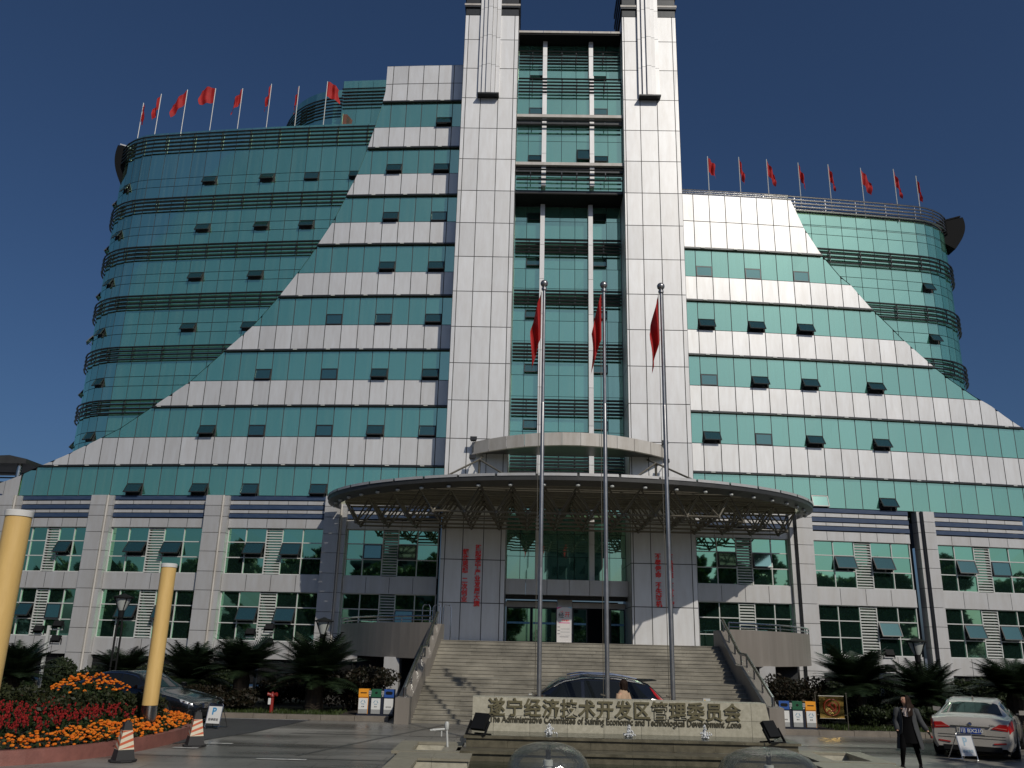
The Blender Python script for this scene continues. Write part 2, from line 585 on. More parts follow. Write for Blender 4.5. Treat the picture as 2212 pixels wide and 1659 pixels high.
def wing_screen(W, side, nb, ztop, zjoint, off, lo):
    bots, tops = BB[:nb], TT[:nb - 1]
    # white bands
    for k in range(nb):
        z0 = bots[k]
        z1 = tops[k] if k < nb - 1 else ztop
        mb = MB()
        seams = seam_list(off, lo, 25.5)
        rows = [(z0, z1)] if k < nb - 1 else [(z0, zjoint), (zjoint, z1)]
        for a, b in rows:
            panels(mb, W, side, seams, a, b, 0.0, jit=.004)
        mb.build('cladding_band', 'panel', BLD, fix=False)
        # drip ledge below each white band, short pale bits stand for its reflections
        lb = MB()
        e = min(edge(side, z0), 24)
        wbox(lb, W, lo, e - .02, z0 - .10, z0 - .005, -.05, .13)
        lb.build('drip_ledge', 'darkmetal', BLD)
        l = lo + 1.2
        while l < e - .5:
            cb = MB()
            wbox(cb, W, l, l + .22, z0 - .075, z0 - .03, .131, .17)
            cb.build('ledge_glint', 'frame', BLD)
            l += 1.85
    # glass bands
    gl = [(9.42, bots[0] - .1)] + [(tops[k], bots[k + 1] - .1) for k in range(nb - 1)]
    for k, (z0, z1) in enumerate(gl):
        mb = MB()
        seams = seam_list(off, lo, 25.5)
        sl = {c: a for c, a in SASH[side].get(k, [])}
        base = [s for s in seams]
        idx = lambda c: [i for i, s in enumerate(base) if abs(s - (off + PW * c)) < .02][0]
        skip = [idx(c) for c in sl]
        panels(mb, W, side, base, z0, z1, -.03, jit=.0035, skip=skip)
        for c, a in sl.items():
            L0, L1 = off + PW * c, off + PW * (c + 1)
            panels(mb, W, side, [L0, L1], z0 + .64, z1, -.03, jit=.0035)
        mb.build('glass_band', 'glass', BLD, fix=False)
        for c, a in sl.items():
            L0, L1 = off + PW * c, off + PW * (c + 1)
            rb = MB()
            wbox(rb, W, L0 + .015, L1 - .015, z0 + .02, z0 + .62, -.30, -.28)
            rb.build('window_recess', 'interior', BLD)
            awning(W, L0 + .02, L1 - .02, z0 + .63, .60, a, -.03, BLD)
    # backing behind the joints, and the return of the sloping edge
    bk = MB()
    zs = sorted(set([9.4, ztop] + [z for z, _ in EDGE[side] if 9.4 < z < ztop] + bots + tops))
    cut = []
    for k, (z0, z1) in enumerate(gl):
        for c, a in SASH[side].get(k, []):
            cut.append((off + PW * c, off + PW * (c + 1), z0, z0 + .64))
    for za, zb in zip(zs, zs[1:]):
        ea, eb = edge(side, za + .001) - .03, edge(side, zb) - .03
        n = 14
        for i in range(n):
            la0, la1 = lo + (ea - lo) * i / n, lo + (ea - lo) * (i + 1) / n
            lb0, lb1 = lo + (eb - lo) * i / n, lo + (eb - lo) * (i + 1) / n
            bk.face([W.m(la0, za, -.34), W.m(la1, za, -.34), W.m(lb1, zb, -.34), W.m(lb0, zb, -.34)])
    bk.build('wall_backing', 'joint', BLD, fix=False)
    # joints directly behind the panels (thin strips), so that the gaps read dark
    js = MB()
    for s in seam_list(off, lo, 25.5)[1:-1]:
        zt = max([z for z in [9.42 + .1 * i for i in range(int((ztop - 9.42) * 10) + 1)] if edge(side, z) > s + .06] or [0])
        if zt > 9.6:
            js = MB()
            wbox(js, W, s - .05, s + .05, 9.42, min(zt, ztop), -.10, -.04)
            js.build('joint_strip', 'joint', BLD)
    for z in [zjoint] + tops:
        js = MB()
        e = edge(side, z)
        wbox(js, W, lo, e - .06, z - .05, z + .05, -.20, -.105)
        js.build('joint_strip', 'joint', BLD)
    ed, zone = MB(), {}
    for (za, la), (zb, lb) in zip(EDGE[side], EDGE[side][1:]):
        if zb > ztop:
            zb = ztop
        if za >= zb:
            continue
        zc = sorted([za, zb] + [z for z in bots + tops if za < z < zb])
        for p, q in zip(zc, zc[1:]):
            m_ = (p + q) / 2
            white = any(bots[k] < m_ < (tops[k] if k < nb - 1 else ztop) for k in range(nb))
            lp, lq = edge(side, p), edge(side, q)
            zone.setdefault((white, sum(z < m_ for z in bots + tops)), MB()).face([W.m(lp, p, 0.0), W.m(lq, q, 0.0), W.m(lq, q, -1.2), W.m(lp, p, -1.2)])
    e = edge(side, ztop)
    ed.face([W.m(lo, ztop, .0), W.m(e, ztop, .0), W.m(e, ztop, -3.0), W.m(lo, ztop, -3.0)])
    ed.build('screen_top', 'panel', BLD, fix=False)
    for (white, _), q in zone.items():
        q.build('screen_edge', 'panel' if white else 'darkmetal', BLD, fix=False)


wing_screen(LW, 'L', 8, 35.75, 34.46, .72, 0.02)
wing_screen(RW, 'R', 5, 27.22, 25.52, 0.0, 0.02)

# ---- main body behind the screens: dark glass, rounded outer corners, tube louvers
CR = 3.7


def body_path(W, l0, lc, out, r_add=0.0):
    """points (u, v, nu, nv) along the body front, round the corner and back"""
    P = []
    n = max(2, int((lc - l0) / .926 + .5))
    for i in range(n + 1):
        L = l0 + (lc - l0) * i / n
        t = W.a + L * W.k
        u, v = W.pv(L, out)
        P.append((u, v, W.sgn * sin(t), cos(t)))
    t = W.a + lc * W.k
    u, v = W.pv(lc, out)
    cu, cv = u - W.sgn * sin(t) * CR, v - cos(t) * CR
    for i in range(1, 9):
        a = t + (pi / 2 - .1) * i / 8
        P.append((cu + W.sgn * sin(a) * CR, cv + cos(a) * CR, W.sgn * sin(a), cos(a)))
    a = t + pi / 2 - .1
    u, v = P[-1][0], P[-1][1]
    for i in range(1, 9):
        d = i * 1.4
        P.append((u + W.sgn * cos(a) * d, v - sin(a) * d, W.sgn * sin(a), cos(a)))
    return P


def pp(p, z, o=0.0):
    return (p[0] + p[2] * o, -(p[1] + p[3] * o), z)


def wing_body(W, l0, lc, ztop, louvers, rows, name_top, sashes):
    P = body_path(W, l0, lc, -1.2)
    mb = MB()
    zs = sorted(rows)
    for a, b in zip(zs, zs[1:]):
        for i in range(len(P) - 1):
            if (i, round(a, 2)) in sashes:
                continue
            g, j = .016, [rnd.uniform(-.0025, .0025) for _ in range(4)]
            p, q = Vector(pp(P[i], 0)), Vector(pp(P[i + 1], 0))
            d = (q - p).normalized() * g
            nn = Vector((P[i][2], -P[i][3], 0))
            mb.face([p + d + nn * j[0] + Vector((0, 0, a + g)), q - d + nn * j[1] + Vector((0, 0, a + g)),
                     q - d + nn * j[2] + Vector((0, 0, b - g)), p + d + nn * j[3] + Vector((0, 0, b - g))])
    mb.build('body_glass', 'glass', BLD, fix=False)
    bk = MB()
    for i in range(len(P) - 1):
        bk.face([pp(P[i], 9, -.06), pp(P[i + 1], 9, -.06), pp(P[i + 1], ztop - .05, -.06), pp(P[i], ztop - .05, -.06)])
    pts = [pp(p, ztop - .3, -.06) for p in P]
    far = [pp((0.0, P[-1][1], 0, 0), ztop - .3)]
    bk.f.append([bk.pt(x) for x in pts + far])
    bk.build('body_core', 'joint', BLD, fix=False)
    for zt, zb, n in louvers:
        lb = MB()
        for i in range(n):
            z = zt - (zt - zb) * i / (n - 1)
            lb.tube([pp(p, z, .17) for p in P], .05, 6)
        for p in P[::2]:
            lb.bar(pp(p, zt + .03, .12), pp(p, zb - .03, .12), .04, .06, up=(p[2], -p[3], 0))
            lb.bar(pp(p, (zt + zb) / 2, .0), pp(p, (zt + zb) / 2, .16), .03, .03)
        lb.build('louver_band', 'steel' if name_top == 'rail' and zt > 28 else 'louver', BLD, smooth=True)
    for (i, za), (zb, ang) in sashes.items():
        class A:
            pass
        p, q = P[i], P[i + 1]
        w = A()
        w.m = lambda L, z, o=0.0, p=p, q=q: pp(tuple(p[k] + (q[k] - p[k]) * L for k in range(4)), z, o)
        fb = awning(w, .03, .97, zb - .01, zb - za - .02, ang, 0.0, BLD)
        fb.name = 'awning_window'


def srows(tops, d2, d3, top, low):
    r = [low, top]
    for t in tops:
        r += [t + d2, t + d3, t - .85, t]
    return [x for x in set(round(v, 2) for v in r) if low <= x <= top]


# left body: columns count along the path from L = 4.2 to 19.5
lt = [27.87, 24.64, 21.45, 18.25, 15.05, 11.85]
rowsL = srows(lt, .87, 1.43, 32.6, 9.0) + [32.3, 31.1]
nL = int((20.0 - 4.2) / .926 + .5)
dL = (20.0 - 4.2) / nL


def colL(c):           # facade column index (seams at .72 + .926 c) -> body column
    return int(round((.72 + .926 * c - 4.2) / dL))


sL = {}
for t, cols in ((27.87, [(17, 24), (13, 30), (10, 14), (7, 26)]), (24.64, [(17, 26), (13, 30), (10, 28)]), (21.45, [(17, 28), (13, 28)]),
                (18.25, [(17, 30), (13, 28)])):
    for c, a in cols:
        sL[(colL(c) - 1, round(t + .87, 2))] = (t + 1.43, a)
for t, i1, i2 in ((27.87, 2, 5), (24.64, 2, 5), (21.45, 2, 5), (18.25, 2, 4), (15.05, 1, 5), (11.85, 1, 5)):
    sL[(nL + i1, round(t + .87, 2))] = (t + 1.43, 26)
    sL[(nL + i2 + 1, round(t + .87, 2))] = (t + 1.43, 34)
wing_body(LW, 4.2, 20.0, 32.6, [(32.28, 31.2, 5)] + [(t - .02, t - .78, 4) for t in lt], rowsL, 'glass', sL)
rt = [24.81, 21.60, 18.40, 15.20, 12.0]
rowsR = srows(rt, .98, 1.57, 27.14, 9.0) + [26.3]
nR = int((15.0 - 5.5) / .926 + .5)
sR = {(nR + 0, round(24.81 - 3.21 + .98, 2)): (21.6 + 1.57, 28), (nR + 0, round(18.4 + .98, 2)): (18.4 + 1.57, 30)}
wing_body(RW, 5.5, 15.0, 27.5, [(28.08, 27.2, 5)] + [(t - .02, t - .85, 4) for t in rt], rowsR, 'rail', sR)

# rail above the right screen
rl = MB()
for z in (27.42, 27.54, 27.66):
    rl.tube([RW.m(.05 + 6.6 * i / 8, z, -.25) for i in range(9)], .03, 6)
for i in range(8):
    rl.bar(RW.m(.3 + .88 * i, 27.2, -.28), RW.m(.3 + .88 * i, 27.68, -.28), .03, .03)
rl.build('roof_rail', 'steel', BLD, smooth=True)

# roof penthouse behind the left screen with its rounded drum
pb = MB()
zs = [32.3, 33.75, 35.0, 36.35, 37.06]
Pp = []
for i in range(8):
    u, v = LW.pv(1.5 + i * 1.0, -3.0)
    Pp.append((u, v, 0, 1))
for a, b in zip(zs, zs[1:]):
    for p, q in zip(Pp, Pp[1:]):
        pb.face([pp(p, a + .015), (q[0] + .015, -q[1], a + .015), (q[0] + .015, -q[1], b - .015), pp(p, b - .015)])
e0 = Pp[-1]
D = []
for i in range(13):
    a = pi / 2 * i / 12
    D.append((e0[0] - 5.2 * sin(a) * 1.0 - .1, e0[1] - .9 - 6.5 * (1 - cos(a)), -sin(a) * .8, cos(a) * .6 + .2))
for a, b in zip(zs, zs[1:]):
    for p, q in zip(D, D[1:]):
        pb.face([pp(p, a + .02), pp(q, a + .02), pp(q, b - .02), pp(p, b - .02)])
pb.face([pp(e0, 32.3), pp(e0, 37.06), (e0[0], -e0[1] + .9, 37.06), (e0[0], -e0[1] + .9, 32.3)])
pb.build('penthouse_glass', 'glass', BLD, fix=False)
pk = MB()
for p, q in zip(Pp, Pp[1:]):
    pk.face([pp(p, 32.3, -.06), pp(q, 32.3, -.06), pp(q, 37.0, -.06), pp(p, 37.0, -.06)])
for p, q in zip(D, D[1:]):
    pk.face([pp(p, 32.3, -.06), pp(q, 32.3, -.06), pp(q, 37.0, -.06), pp(p, 37.0, -.06)])
pk.f.append([pk.pt(pp(p, 37.0, -.06)) for p in Pp + D])
pk.build('penthouse_core', 'joint', BLD, fix=False)
pl = MB()
for i in range(6):
    z = 36.3 - 1.2 * i / 5
    pl.tube([pp(p, z, .2) for p in Pp], .045, 6)
    pl.tube([pp(p, z, .2) for p in D], .045, 6)
pl.build('louver_band', 'louver', BLD, smooth=True)

# crescent fins that rise from the outer roof corners
for (u, v, zb, zt, sgn) in ((-28.2, -5.9, 29.6, 32.65, -1), (24.0, -5.9, 26.2, 28.4, 1)):
    cb = MB()
    poly = []
    for i in range(13):
        t = i / 12
        z = zb + (zt - zb) * t
        poly.append((u + sgn * (.0 + .85 * sin(pi * min(1, t * .62 + .02))), z))
    poly += [(u - sgn * .9, zt - .45), (u - sgn * .6, zb + .4)]
    cb.prism(poly, lambda x, z, s: (x, -v + (0 if s == 0 else .9), z))
    cb.build('roof_crest', 'darkclad', BLD)
    cb = MB()
    cb.prism([(u + sgn * .62, zt + .0), (u - sgn * .9, zt - .45), (u - sgn * .9, zt - .36), (u + sgn * .62, zt + .09)], lambda x, z, s: (x, -v - .03 + (0 if s == 0 else .96), z))
    cb.build('roof_crest_edge', 'panel' if sgn < 0 else 'darkclad', BLD)  # pale strip on the left crest paints in its lit top edge

# ---- stone base of the wings
def bay_window(W, La, Lb, z0, zr1, zr2, z1, opens, dark_side):
    """five-column window: white frame, louvre column in the middle, top-hung sashes in the middle row"""
    rel = [0, .222, .432, .600, .812, 1]
    Ls = [La + (Lb - La) * r for r in rel]
    o = -.16
    fb = MB()
    t = .024
    for l in Ls:
        wbox(fb, W, l - t, l + t, z0, z1, o - .05, o + .05)
    for k in range(5):
        if k == 2:
            continue
        for z in (z0, zr1, zr2, z1):
            wbox(fb, W, Ls[k] + t, Ls[k + 1] - t, z - t, z + t, o - .05, o + .045)
    w = fb.build('window', 'frame', BLD)
    zz = [z0, zr1, zr2, z1]
    pb = MB()
    for k in range(5):
        for r in range(3):
            if k == 2 and r != 0:
                continue
            za, zb = (zz[r], zz[r + 1]) if k != 2 else (z0, z1)
            if (k, r) in opens:
                continue
            oo = o - (.12 if k == 2 else 0)
            j = [oo + rnd.uniform(-.003, .003) for _ in range(4)]
            pb.face([W.m(Ls[k], za, j[0]), W.m(Ls[k + 1], za, j[1]), W.m(Ls[k + 1], zb, j[2]), W.m(Ls[k], zb, j[3])])
    pb.build('pane', 'pane', w, fix=False)
    lv = MB()
    n = 17
    for i in range(n):
        z = z0 + .06 + (z1 - z0 - .12) * i / (n - 1)
        a, b = Ls[2] + t, Ls[3] - t
        lv.hexa([W.m(a, z - .035, o + .05), W.m(b, z - .035, o + .05), W.m(b, z - .005, o + .05), W.m(a, z - .005, o + .05)],
                [W.m(a, z + .02, o - .06), W.m(b, z + .02, o - .06), W.m(b, z + .045, o - .06), W.m(a, z + .045, o - .06)])
    lv.build('louvre_panel', 'frame', w)
    for (k, r), ang in opens.items():
        rb = MB()
        rb.face([W.m(Ls[k], zz[r], -.5), W.m(Ls[k + 1], zz[r], -.5), W.m(Ls[k + 1], zz[r + 1], -.5), W.m(Ls[k], zz[r + 1], -.5)])
        rb.build('window_recess', 'interior', w)
        f = awning(W, Ls[k] + .03, Ls[k + 1] - .03, zz[r + 1] - .03, zz[r + 1] - zz[r] - .06, ang, o + .05, w, frame='darkmetal', glass='sash')
        f.name = 'sash'


def stone_panels(mb, W, La, Lb, z0, z1, n, out=0.0):
    s = [La + (Lb - La) * i / n for i in range(n + 1)]
    panels(mb, W, None, s, z0, z1, out, gap=.012, jit=.001)


BAYS = {'L': [(.31, 5.08), (6.2, 11.4), (12.6, 17.9), (19.08, 23.4)], 'R': [(.31, 5.13), (6.27, 11.65), (12.9, 18.2), (19.4, 24.4)]}
PILS = {'L': [(5.08, 5.4, 6.2), (11.4, 11.75, 12.6), (17.9, 18.22, 19.08), (23.4, 23.75, 24.7)],
        'R': [(5.13, 5.45, 6.27), (12.03, 12.30, 12.9), (18.55, 18.8, 19.4)]}
OPEN = {'L': [({(1, 1): 14, (3, 1): 3}, {(1, 1): 12}), ({(1, 1): 30, (3, 1): 34}, {(1, 1): 26, (3, 1): 28}),
              ({(1, 1): 32, (3, 1): 36}, {(1, 1): 28, (3, 1): 30}), ({(1, 1): 32}, {(1, 1): 4, (3, 1): 30})],
        'R': [({(1, 1): 14, (3, 1): 14}, {}), ({(1, 1): 28, (3, 1): 28}, {(3, 1): 24}),
              ({(1, 1): 20, (3, 1): 6}, {(1, 1): 24, (3, 1): 20}), ({(1, 1): 20}, {})]}
for side, W in (('L', LW), ('R', RW)):
    for (La, Lb), (ou, ol) in zip(BAYS[side], OPEN[side]):
        mb = MB()
        n = 5 if Lb - La < 5.3 else 6
        for z0, z1 in ((4.56, 5.4), (1.3, 2.15)):
            m2 = MB()
            stone_panels(m2, W, La, Lb, z0, z1, 4)
            m2.build('spandrel', 'stone', BLD, fix=False)
        for z0, z1 in ((7.75, 8.22), (8.5, 8.68), (8.95, 9.16)):
            m2 = MB()
            stone_panels(m2, W, La, Lb, z0, z1, n)
            m2.build('frieze', 'stone', BLD, fix=False)
        # reveals above and below the windows
        for za, zb in ((5.4, 7.75), (2.15, 4.56)):
            for z_ in (za - .02, zb - .005):
                m2 = MB()
                wbox(m2, W, La, Lb, z_, z_ + .025, -.3, -.002)
                m2.build('window_reveal', 'stone', BLD, fix=False)
        bay_window(W, La + .03, Lb - .03, 5.42, 6.24, 7.02, 7.73, ou, 0)
        bay_window(W, La + .03, Lb - .03, 2.17, 3.0, 3.80, 4.54, ol, 0)
        bb = MB()
        for z0, z1 in ((8.25, 8.49), (8.69, 8.94), (9.17, 9.41)):
            bb = MB()
            wbox(bb, W, La + .01, Lb - .01, z0 + .02, z1 - .02, -.05, .055)
            bb.build('blue_channel', 'blue', BLD)
        db = MB()
        wbox(db, W, La + .01, Lb - .01, .2, 1.28, -.22, -.2)
        for k in range(1, 6):
            l = La + (Lb - La) * k / 6
            wbox(db, W, l - .03, l + .03, .2, 1.28, -.19, -.12)
        db.build('basement_window', 'black', BLD)
    for (a, b, c) in PILS[side]:
        mb = MB()
        for z0, z1 in zip([.05, 1.4, 2.6, 3.62, 4.56, 5.5, 6.5, 7.45, 8.3, 8.85], [1.4, 2.6, 3.62, 4.56, 5.5, 6.5, 7.45, 8.3, 8.85, 9.4]):
            wbox(mb, W, a + .0, b - .03, z0 + .012, z1 - .012, -.3, .20)
            wbox(mb, W, b, c, z0 + .012, z1 - .012, -.3, .36)
        mb.build('pilaster', 'stone', BLD)
        kb = MB()
        wbox(kb, W, a + .01, c - .01, .02, 9.39, -.32, .17)
        wbox(kb, W, b - .031, b - .001, .02, 9.39, -.3, .10)
        kb.build('pilaster_joint', 'joint', BLD)
        if side == 'R' or a > 5:
            rp = MB()
            rp.tube([W.m(b - .06, .1, .27), W.m(b - .06, 9.4, .27)], .045, 8)
            rp.build('rain_pipe', 'fascia' if side == 'L' else 'darkmetal', BLD, smooth=True)
    mb = MB()
    for (La, Lb) in BAYS[side]:
        wbox(mb, W, La - .02, Lb + .4, .1, 9.4, -.62, -.55)
    mb.build('base_core', 'joint', BLD)

# far left end wall with the roof canopy on its round column
mb = MB()
for (a, b) in ((24.7, 26.5), (26.5, 28.6), (28.6, 31)):
    for z0, z1 in ((.1, 2.2), (2.2, 4.5), (4.5, 6.4), (6.4, 8.2), (8.2, 9.3)):
        panels(mb, LW, None, [a, b], z0, z1, .0, gap=.012)
for (a, b) in ((23.78, 24.7), (24.7, 26.5), (26.5, 28.6)):
    za, zb = 10.55 - (a - 23.8) * .34, 10.55 - (b - 23.8) * .34
    mb.face([LW.m(a + .01, 9.42, .03), LW.m(b - .01, 9.42, .03), LW.m(b - .01, zb, .03), LW.m(a + .01, za, .03)])
    mb.face([LW.m(a + .01, za, .03), LW.m(b - .01, zb, .03), LW.m(b - .01, zb, -1.5), LW.m(a + .01, za, -1.5)])
mb.build('end_wall', 'stone', BLD, fix=False)
mb = MB()
wbox(mb, LW, 24.75, 31, 9.3, 9.52, -.05, .14)
for z in (8.3, 8.8):
    wbox(mb, LW, 24.75, 31, z, z + .22, .01, .15)
mb.build('blue_channel', 'blue', BLD)
mb = MB()
mb.prism([(-35.5, 11.55), (-31.2, 11.82), (-30.2, 11.62), (-30.2, 11.36), (-31.0, 11.36), (-35.5, 11.3)],
         lambda x, z, s: (x, 4.6 if s else 8.4, z))
mb.build('roof_canopy', 'canopy', BLD)
mb = MB()
mb.lathe([(.14, 9.5), (.14, 11.37)], (-30.8, 5.1, 0), 14)
mb.build('canopy_column', 'steel', BLD, smooth=True)
mb = MB()
for i in range(5):
    mb.bar((-35, 6.2, 10.0 + .27 * i), (-31.1, 6.2, 10.0 + .27 * i), .05, .08)
mb.build('roof_grille', 'darkmetal', BLD)

# ---- the two white piers of the centre
ZJ = [2.38, 4.15, 6.19, 8.2, 10.2, 12.22, 14.24, 16.26, 18.28, 20.3, 22.34, 24.37, 26.36, 28.36, 30.35, 32.36, 34.37, 36.37, 38.1]


def B(u, v, z):
    return (u, -v, z)


def tower_pier(s):
    """s = -1 left, 1 right: panelled front, both sides, stacked cornice and a cluster of stepped fins"""
    if s < 0:
        us = [-6.25, -6.03, -5.17, -4.16, -3.30, -3.06]
    else:
        us = [3.03, 3.15, 4.0, 4.98, 5.98, 6.22]
    mb = MB()
    for z0, z1 in zip(ZJ, ZJ[1:]):
        for a, b in zip(us, us[1:]):
            j = [rnd.uniform(-.003, .003) for _ in range(4)]
            mb.face([B(a + .02, j[0], z0 + .02), B(b - .02, j[1], z0 + .02), B(b - .02, j[2], z1 - .02), B(a + .02, j[3], z1 - .02)])
        for u, vs in ((us[0], (-.01, -.9, -1.8, -3.5)), (us[-1], (-.01, -.9, -1.8, -3.5))):
            for va, vb in zip(vs, vs[1:]):
                mb.face([B(u, va - .013, z0 + .013), B(u, vb + .013, z0 + .013), B(u, vb + .013, z1 - .013), B(u, va - .013, z1 - .013)])
    p = mb.build('tower_pier', 'panel', BLD, fix=False)
    k = MB()
    k.box(us[0] + .02, us[-1] - .02, .02, 3.5, .1, 38.08)
    k.build('pier_core', 'joint', p)
    # cornice of stacked plates above the panels
    c = MB()
    d = MB()
    a0, a1 = us[0], us[-1]
    for i in range(4):
        z = 38.12 + i * .82
        d.box(a0 + .03, a1 - .03, -.0, 3.6, z, z + .5)
        c.box(a0 - .05, a1 + .05, -.09, 3.7, z + .5, z + .8)
    d.build('cornice_slot', 'darkmetal', p)
    c.build('cornice', 'darkmetal', p)
    e = MB()
    for i in range(4):
        z = 38.12 + i * .82
        e.box(a0 - .07, a1 + .07, -.11, -.09, z + .62, z + .74)
    e.build('cornice_edge', 'fascia', p)
    # organ-pipe fins
    f = MB()
    cu = (-4.72 if s < 0 else 4.53)
    for i, (w0, w1, dep) in enumerate(((-.60, -.40, .17), (-.38, -.16, .30), (-.14, .12, .42), (.14, .36, .30), (.38, .60, .17))):
        for z0, z1 in zip((32.45, 34.4, 36.4, 38.4, 40.4), (34.4, 36.4, 38.4, 40.4, 42.0)):
            zz = z0 + (.0 if z0 > 33 else (0.10 if dep < .2 else 0.0))
            f.box(cu + w0, cu + w1, -dep, .0 if z0 < 38 else .4, zz + .012, z1 - .012)
    f.build('fin_cluster', 'panel', p)
    f2 = MB()
    f2.box(cu - .58, cu + .58, -.13, .4, 32.6, 41.9)
    f2.build('fin_core', 'joint', p)
    f3 = MB()
    f3.box(cu - .62, cu + .62, -.44, -.0, 32.36, 32.44)
    f3.build('fin_soffit', 'darkmetal', p)


tower_pier(-1)
tower_pier(1)


def glass_wall(mb, us, zs, v, skip=(), jit=.003):
    for a, b in zip(us, us[1:]):
        for z0, z1 in zip(zs, zs[1:]):
            if any(abs(a - s[0]) < .01 and abs(z0 - s[1]) < .01 for s in skip):
                continue
            j = [v + rnd.uniform(-jit, jit) for _ in range(4)]
            mb.face([B(a + .013, j[0], z0 + .013), B(b - .013, j[1], z0 + .013), B(b - .013, j[2], z1 - .013), B(a + .013, j[3], z1 - .013)])


def flat_awning(u0, u1, zt, h, ang, v):
    class A:
        pass
    w = A()
    w.m = lambda L, z, o=0.0: B(L, v + o, z)
    rb = MB()
    rb.face([B(u0, v - .3, zt - h), B(u1, v - .3, zt - h), B(u1, v - .3, zt), B(u0, v - .3, zt)])
    rb.build('window_recess', 'interior', BLD)
    return awning(w, u0 + .02, u1 - .02, zt, h - .02, ang, 0.0, BLD)


def louver_rows(zs, v, name='louver_band', r=.06, u0=-3.0, u1=2.98):
    lb = MB()
    for z in zs:
        lb.tube([B(u0, v, z), B(u1, v, z)], r, 6)
    for u in (-2.2, -.45, .4, 2.0):
        lb.bar(B(u, v - .02, min(zs) - .05), B(u, v - .02, max(zs) + .05), .035, .05)
    lb.build(name, 'louver', BLD, smooth=True)


C1, C2 = (-1.59, -1.34), (1.14, 1.39)
US = [-3.05, -2.36, C1[0] + .03, C1[1] - .03, -.46, .40, C2[0] + .03, C2[1] - .03, 2.2, 3.02]

# lower shaft, set well back between the piers
vg = -2.0
lowz = [5.42, 6.6, 7.75, 9.2, 10.4]
for t in (11.05, 14.2, 17.36, 20.5, 23.62):
    lowz += [t + .9, t + 2.1] if t < 23 else [t + .85, t + 1.95]
lowz = sorted(lowz + [26.5])
skips = []
gw = MB()
opens = []
for t, cols in ((20.5, ((1, 1), (7, 1))), (17.36, ((1, 1), (7, 1))), (14.2, ((1, 1), (7, 1))), (11.05, ((1, 1), (7, 1))), (23.62, ((1, 1), (7, 1)))):
    for c, _ in cols:
        opens.append((US[c], US[c + 1], t + (1.95 if t > 23 else 2.1)))
glass_wall(gw, US, lowz, vg)
gw.build('tower_glass', 'glass', BLD, fix=False)
gj = MB()
gj.face([B(-3.06, vg - .05, 5.3), B(3.03, vg - .05, 5.3), B(3.03, vg - .05, 26.6), B(-3.06, vg - .05, 26.6)])
gj.build('tower_backing', 'joint', BLD, fix=False)
for (a, b, z) in opens:
    flat_awning(a, b, z + .62 if z < 25 else z + .5, .55, 16, vg + .03)
for t in (11.05, 14.2, 17.36, 20.5, 23.62):
    n = 5 if t > 12 else 6
    top = .62 if t > 12 else .75
    louver_rows([t - .15 + (top + .15) * i / (n - 1) for i in range(n)], vg + .32)
# white mullion columns
for (a, b) in (C1, C2):
    mb = MB()
    for z0, z1 in zip([5.42, 7.2, 9.2, 11.3, 13.4, 15.5, 17.6, 19.7, 21.8, 23.9], [7.2, 9.2, 11.3, 13.4, 15.5, 17.6, 19.7, 21.8, 23.9, 26.45]):
        mb.box(a, b, -(vg + .45), -(vg + .02), z0 + .01, z1 - .01)
    mb.build('mullion_column', 'panel', BLD)

# upper box, almost flush with the piers
vb = -.62
upz = [26.78, 27.95, 28.55, 29.95, 31.2, 31.75, 33.05, 34.05]
ub = MB()
glass_wall(ub, US, upz, vb)
ub.build('tower_glass', 'glass', BLD, fix=False)
uj = MB()
uj.box(-3.05, 3.02, -vb + .04, 2.1, 26.6, 34.0)
uj.box(-3.05, 3.02, 1.25, 2.6, 33.9, 37.2)
uj.build('tower_backing', 'darkmetal', BLD)
sf = MB()
sf.box(-3.05, 3.02, -vb - .02, 2.0, 26.55, 26.62)
sf.build('soffit', 'black', BLD)
for (a, b) in (C1, C2):
    mb = MB()
    for z0, z1 in zip((26.95, 29.0, 31.0, 32.9), (29.0, 31.0, 32.9, 34.2)):
        mb.box(a, b, -(vb + .28), -(vb + .02), z0 + .01, z1 - .01)
    mb.build('mullion_column', 'panel', BLD)
louver_rows([33.05 + .9 * i / 4 for i in range(5)], vb + .3, r=.05)
louver_rows([30.75, 31.05], vb + .45, r=.055)
louver_rows([27.2, 27.5, 27.85], vb + .45, r=.05)
for z in (31.38, 28.26):
    mb = MB()
    mb.box(-3.05, 3.02, -(vb + .42), -(vb + .01), z - .09, z + .09)
    mb.build('sill_band', 'fascia', BLD)
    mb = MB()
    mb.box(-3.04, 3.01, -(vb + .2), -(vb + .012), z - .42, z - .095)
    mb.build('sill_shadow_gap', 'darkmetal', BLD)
flat_awning(US[1], US[2], 32.15, .5, 6, vb + .03)
flat_awning(US[7], US[8], 32.15, .5, 6, vb + .03)
flat_awning(US[1], US[2], 29.0, .5, 22, vb + .03)
flat_awning(US[7], US[8], 29.0, .5, 22, vb + .03)
flat_awning(US[5], US[6], 29.4, .85, 20, vb + .03)

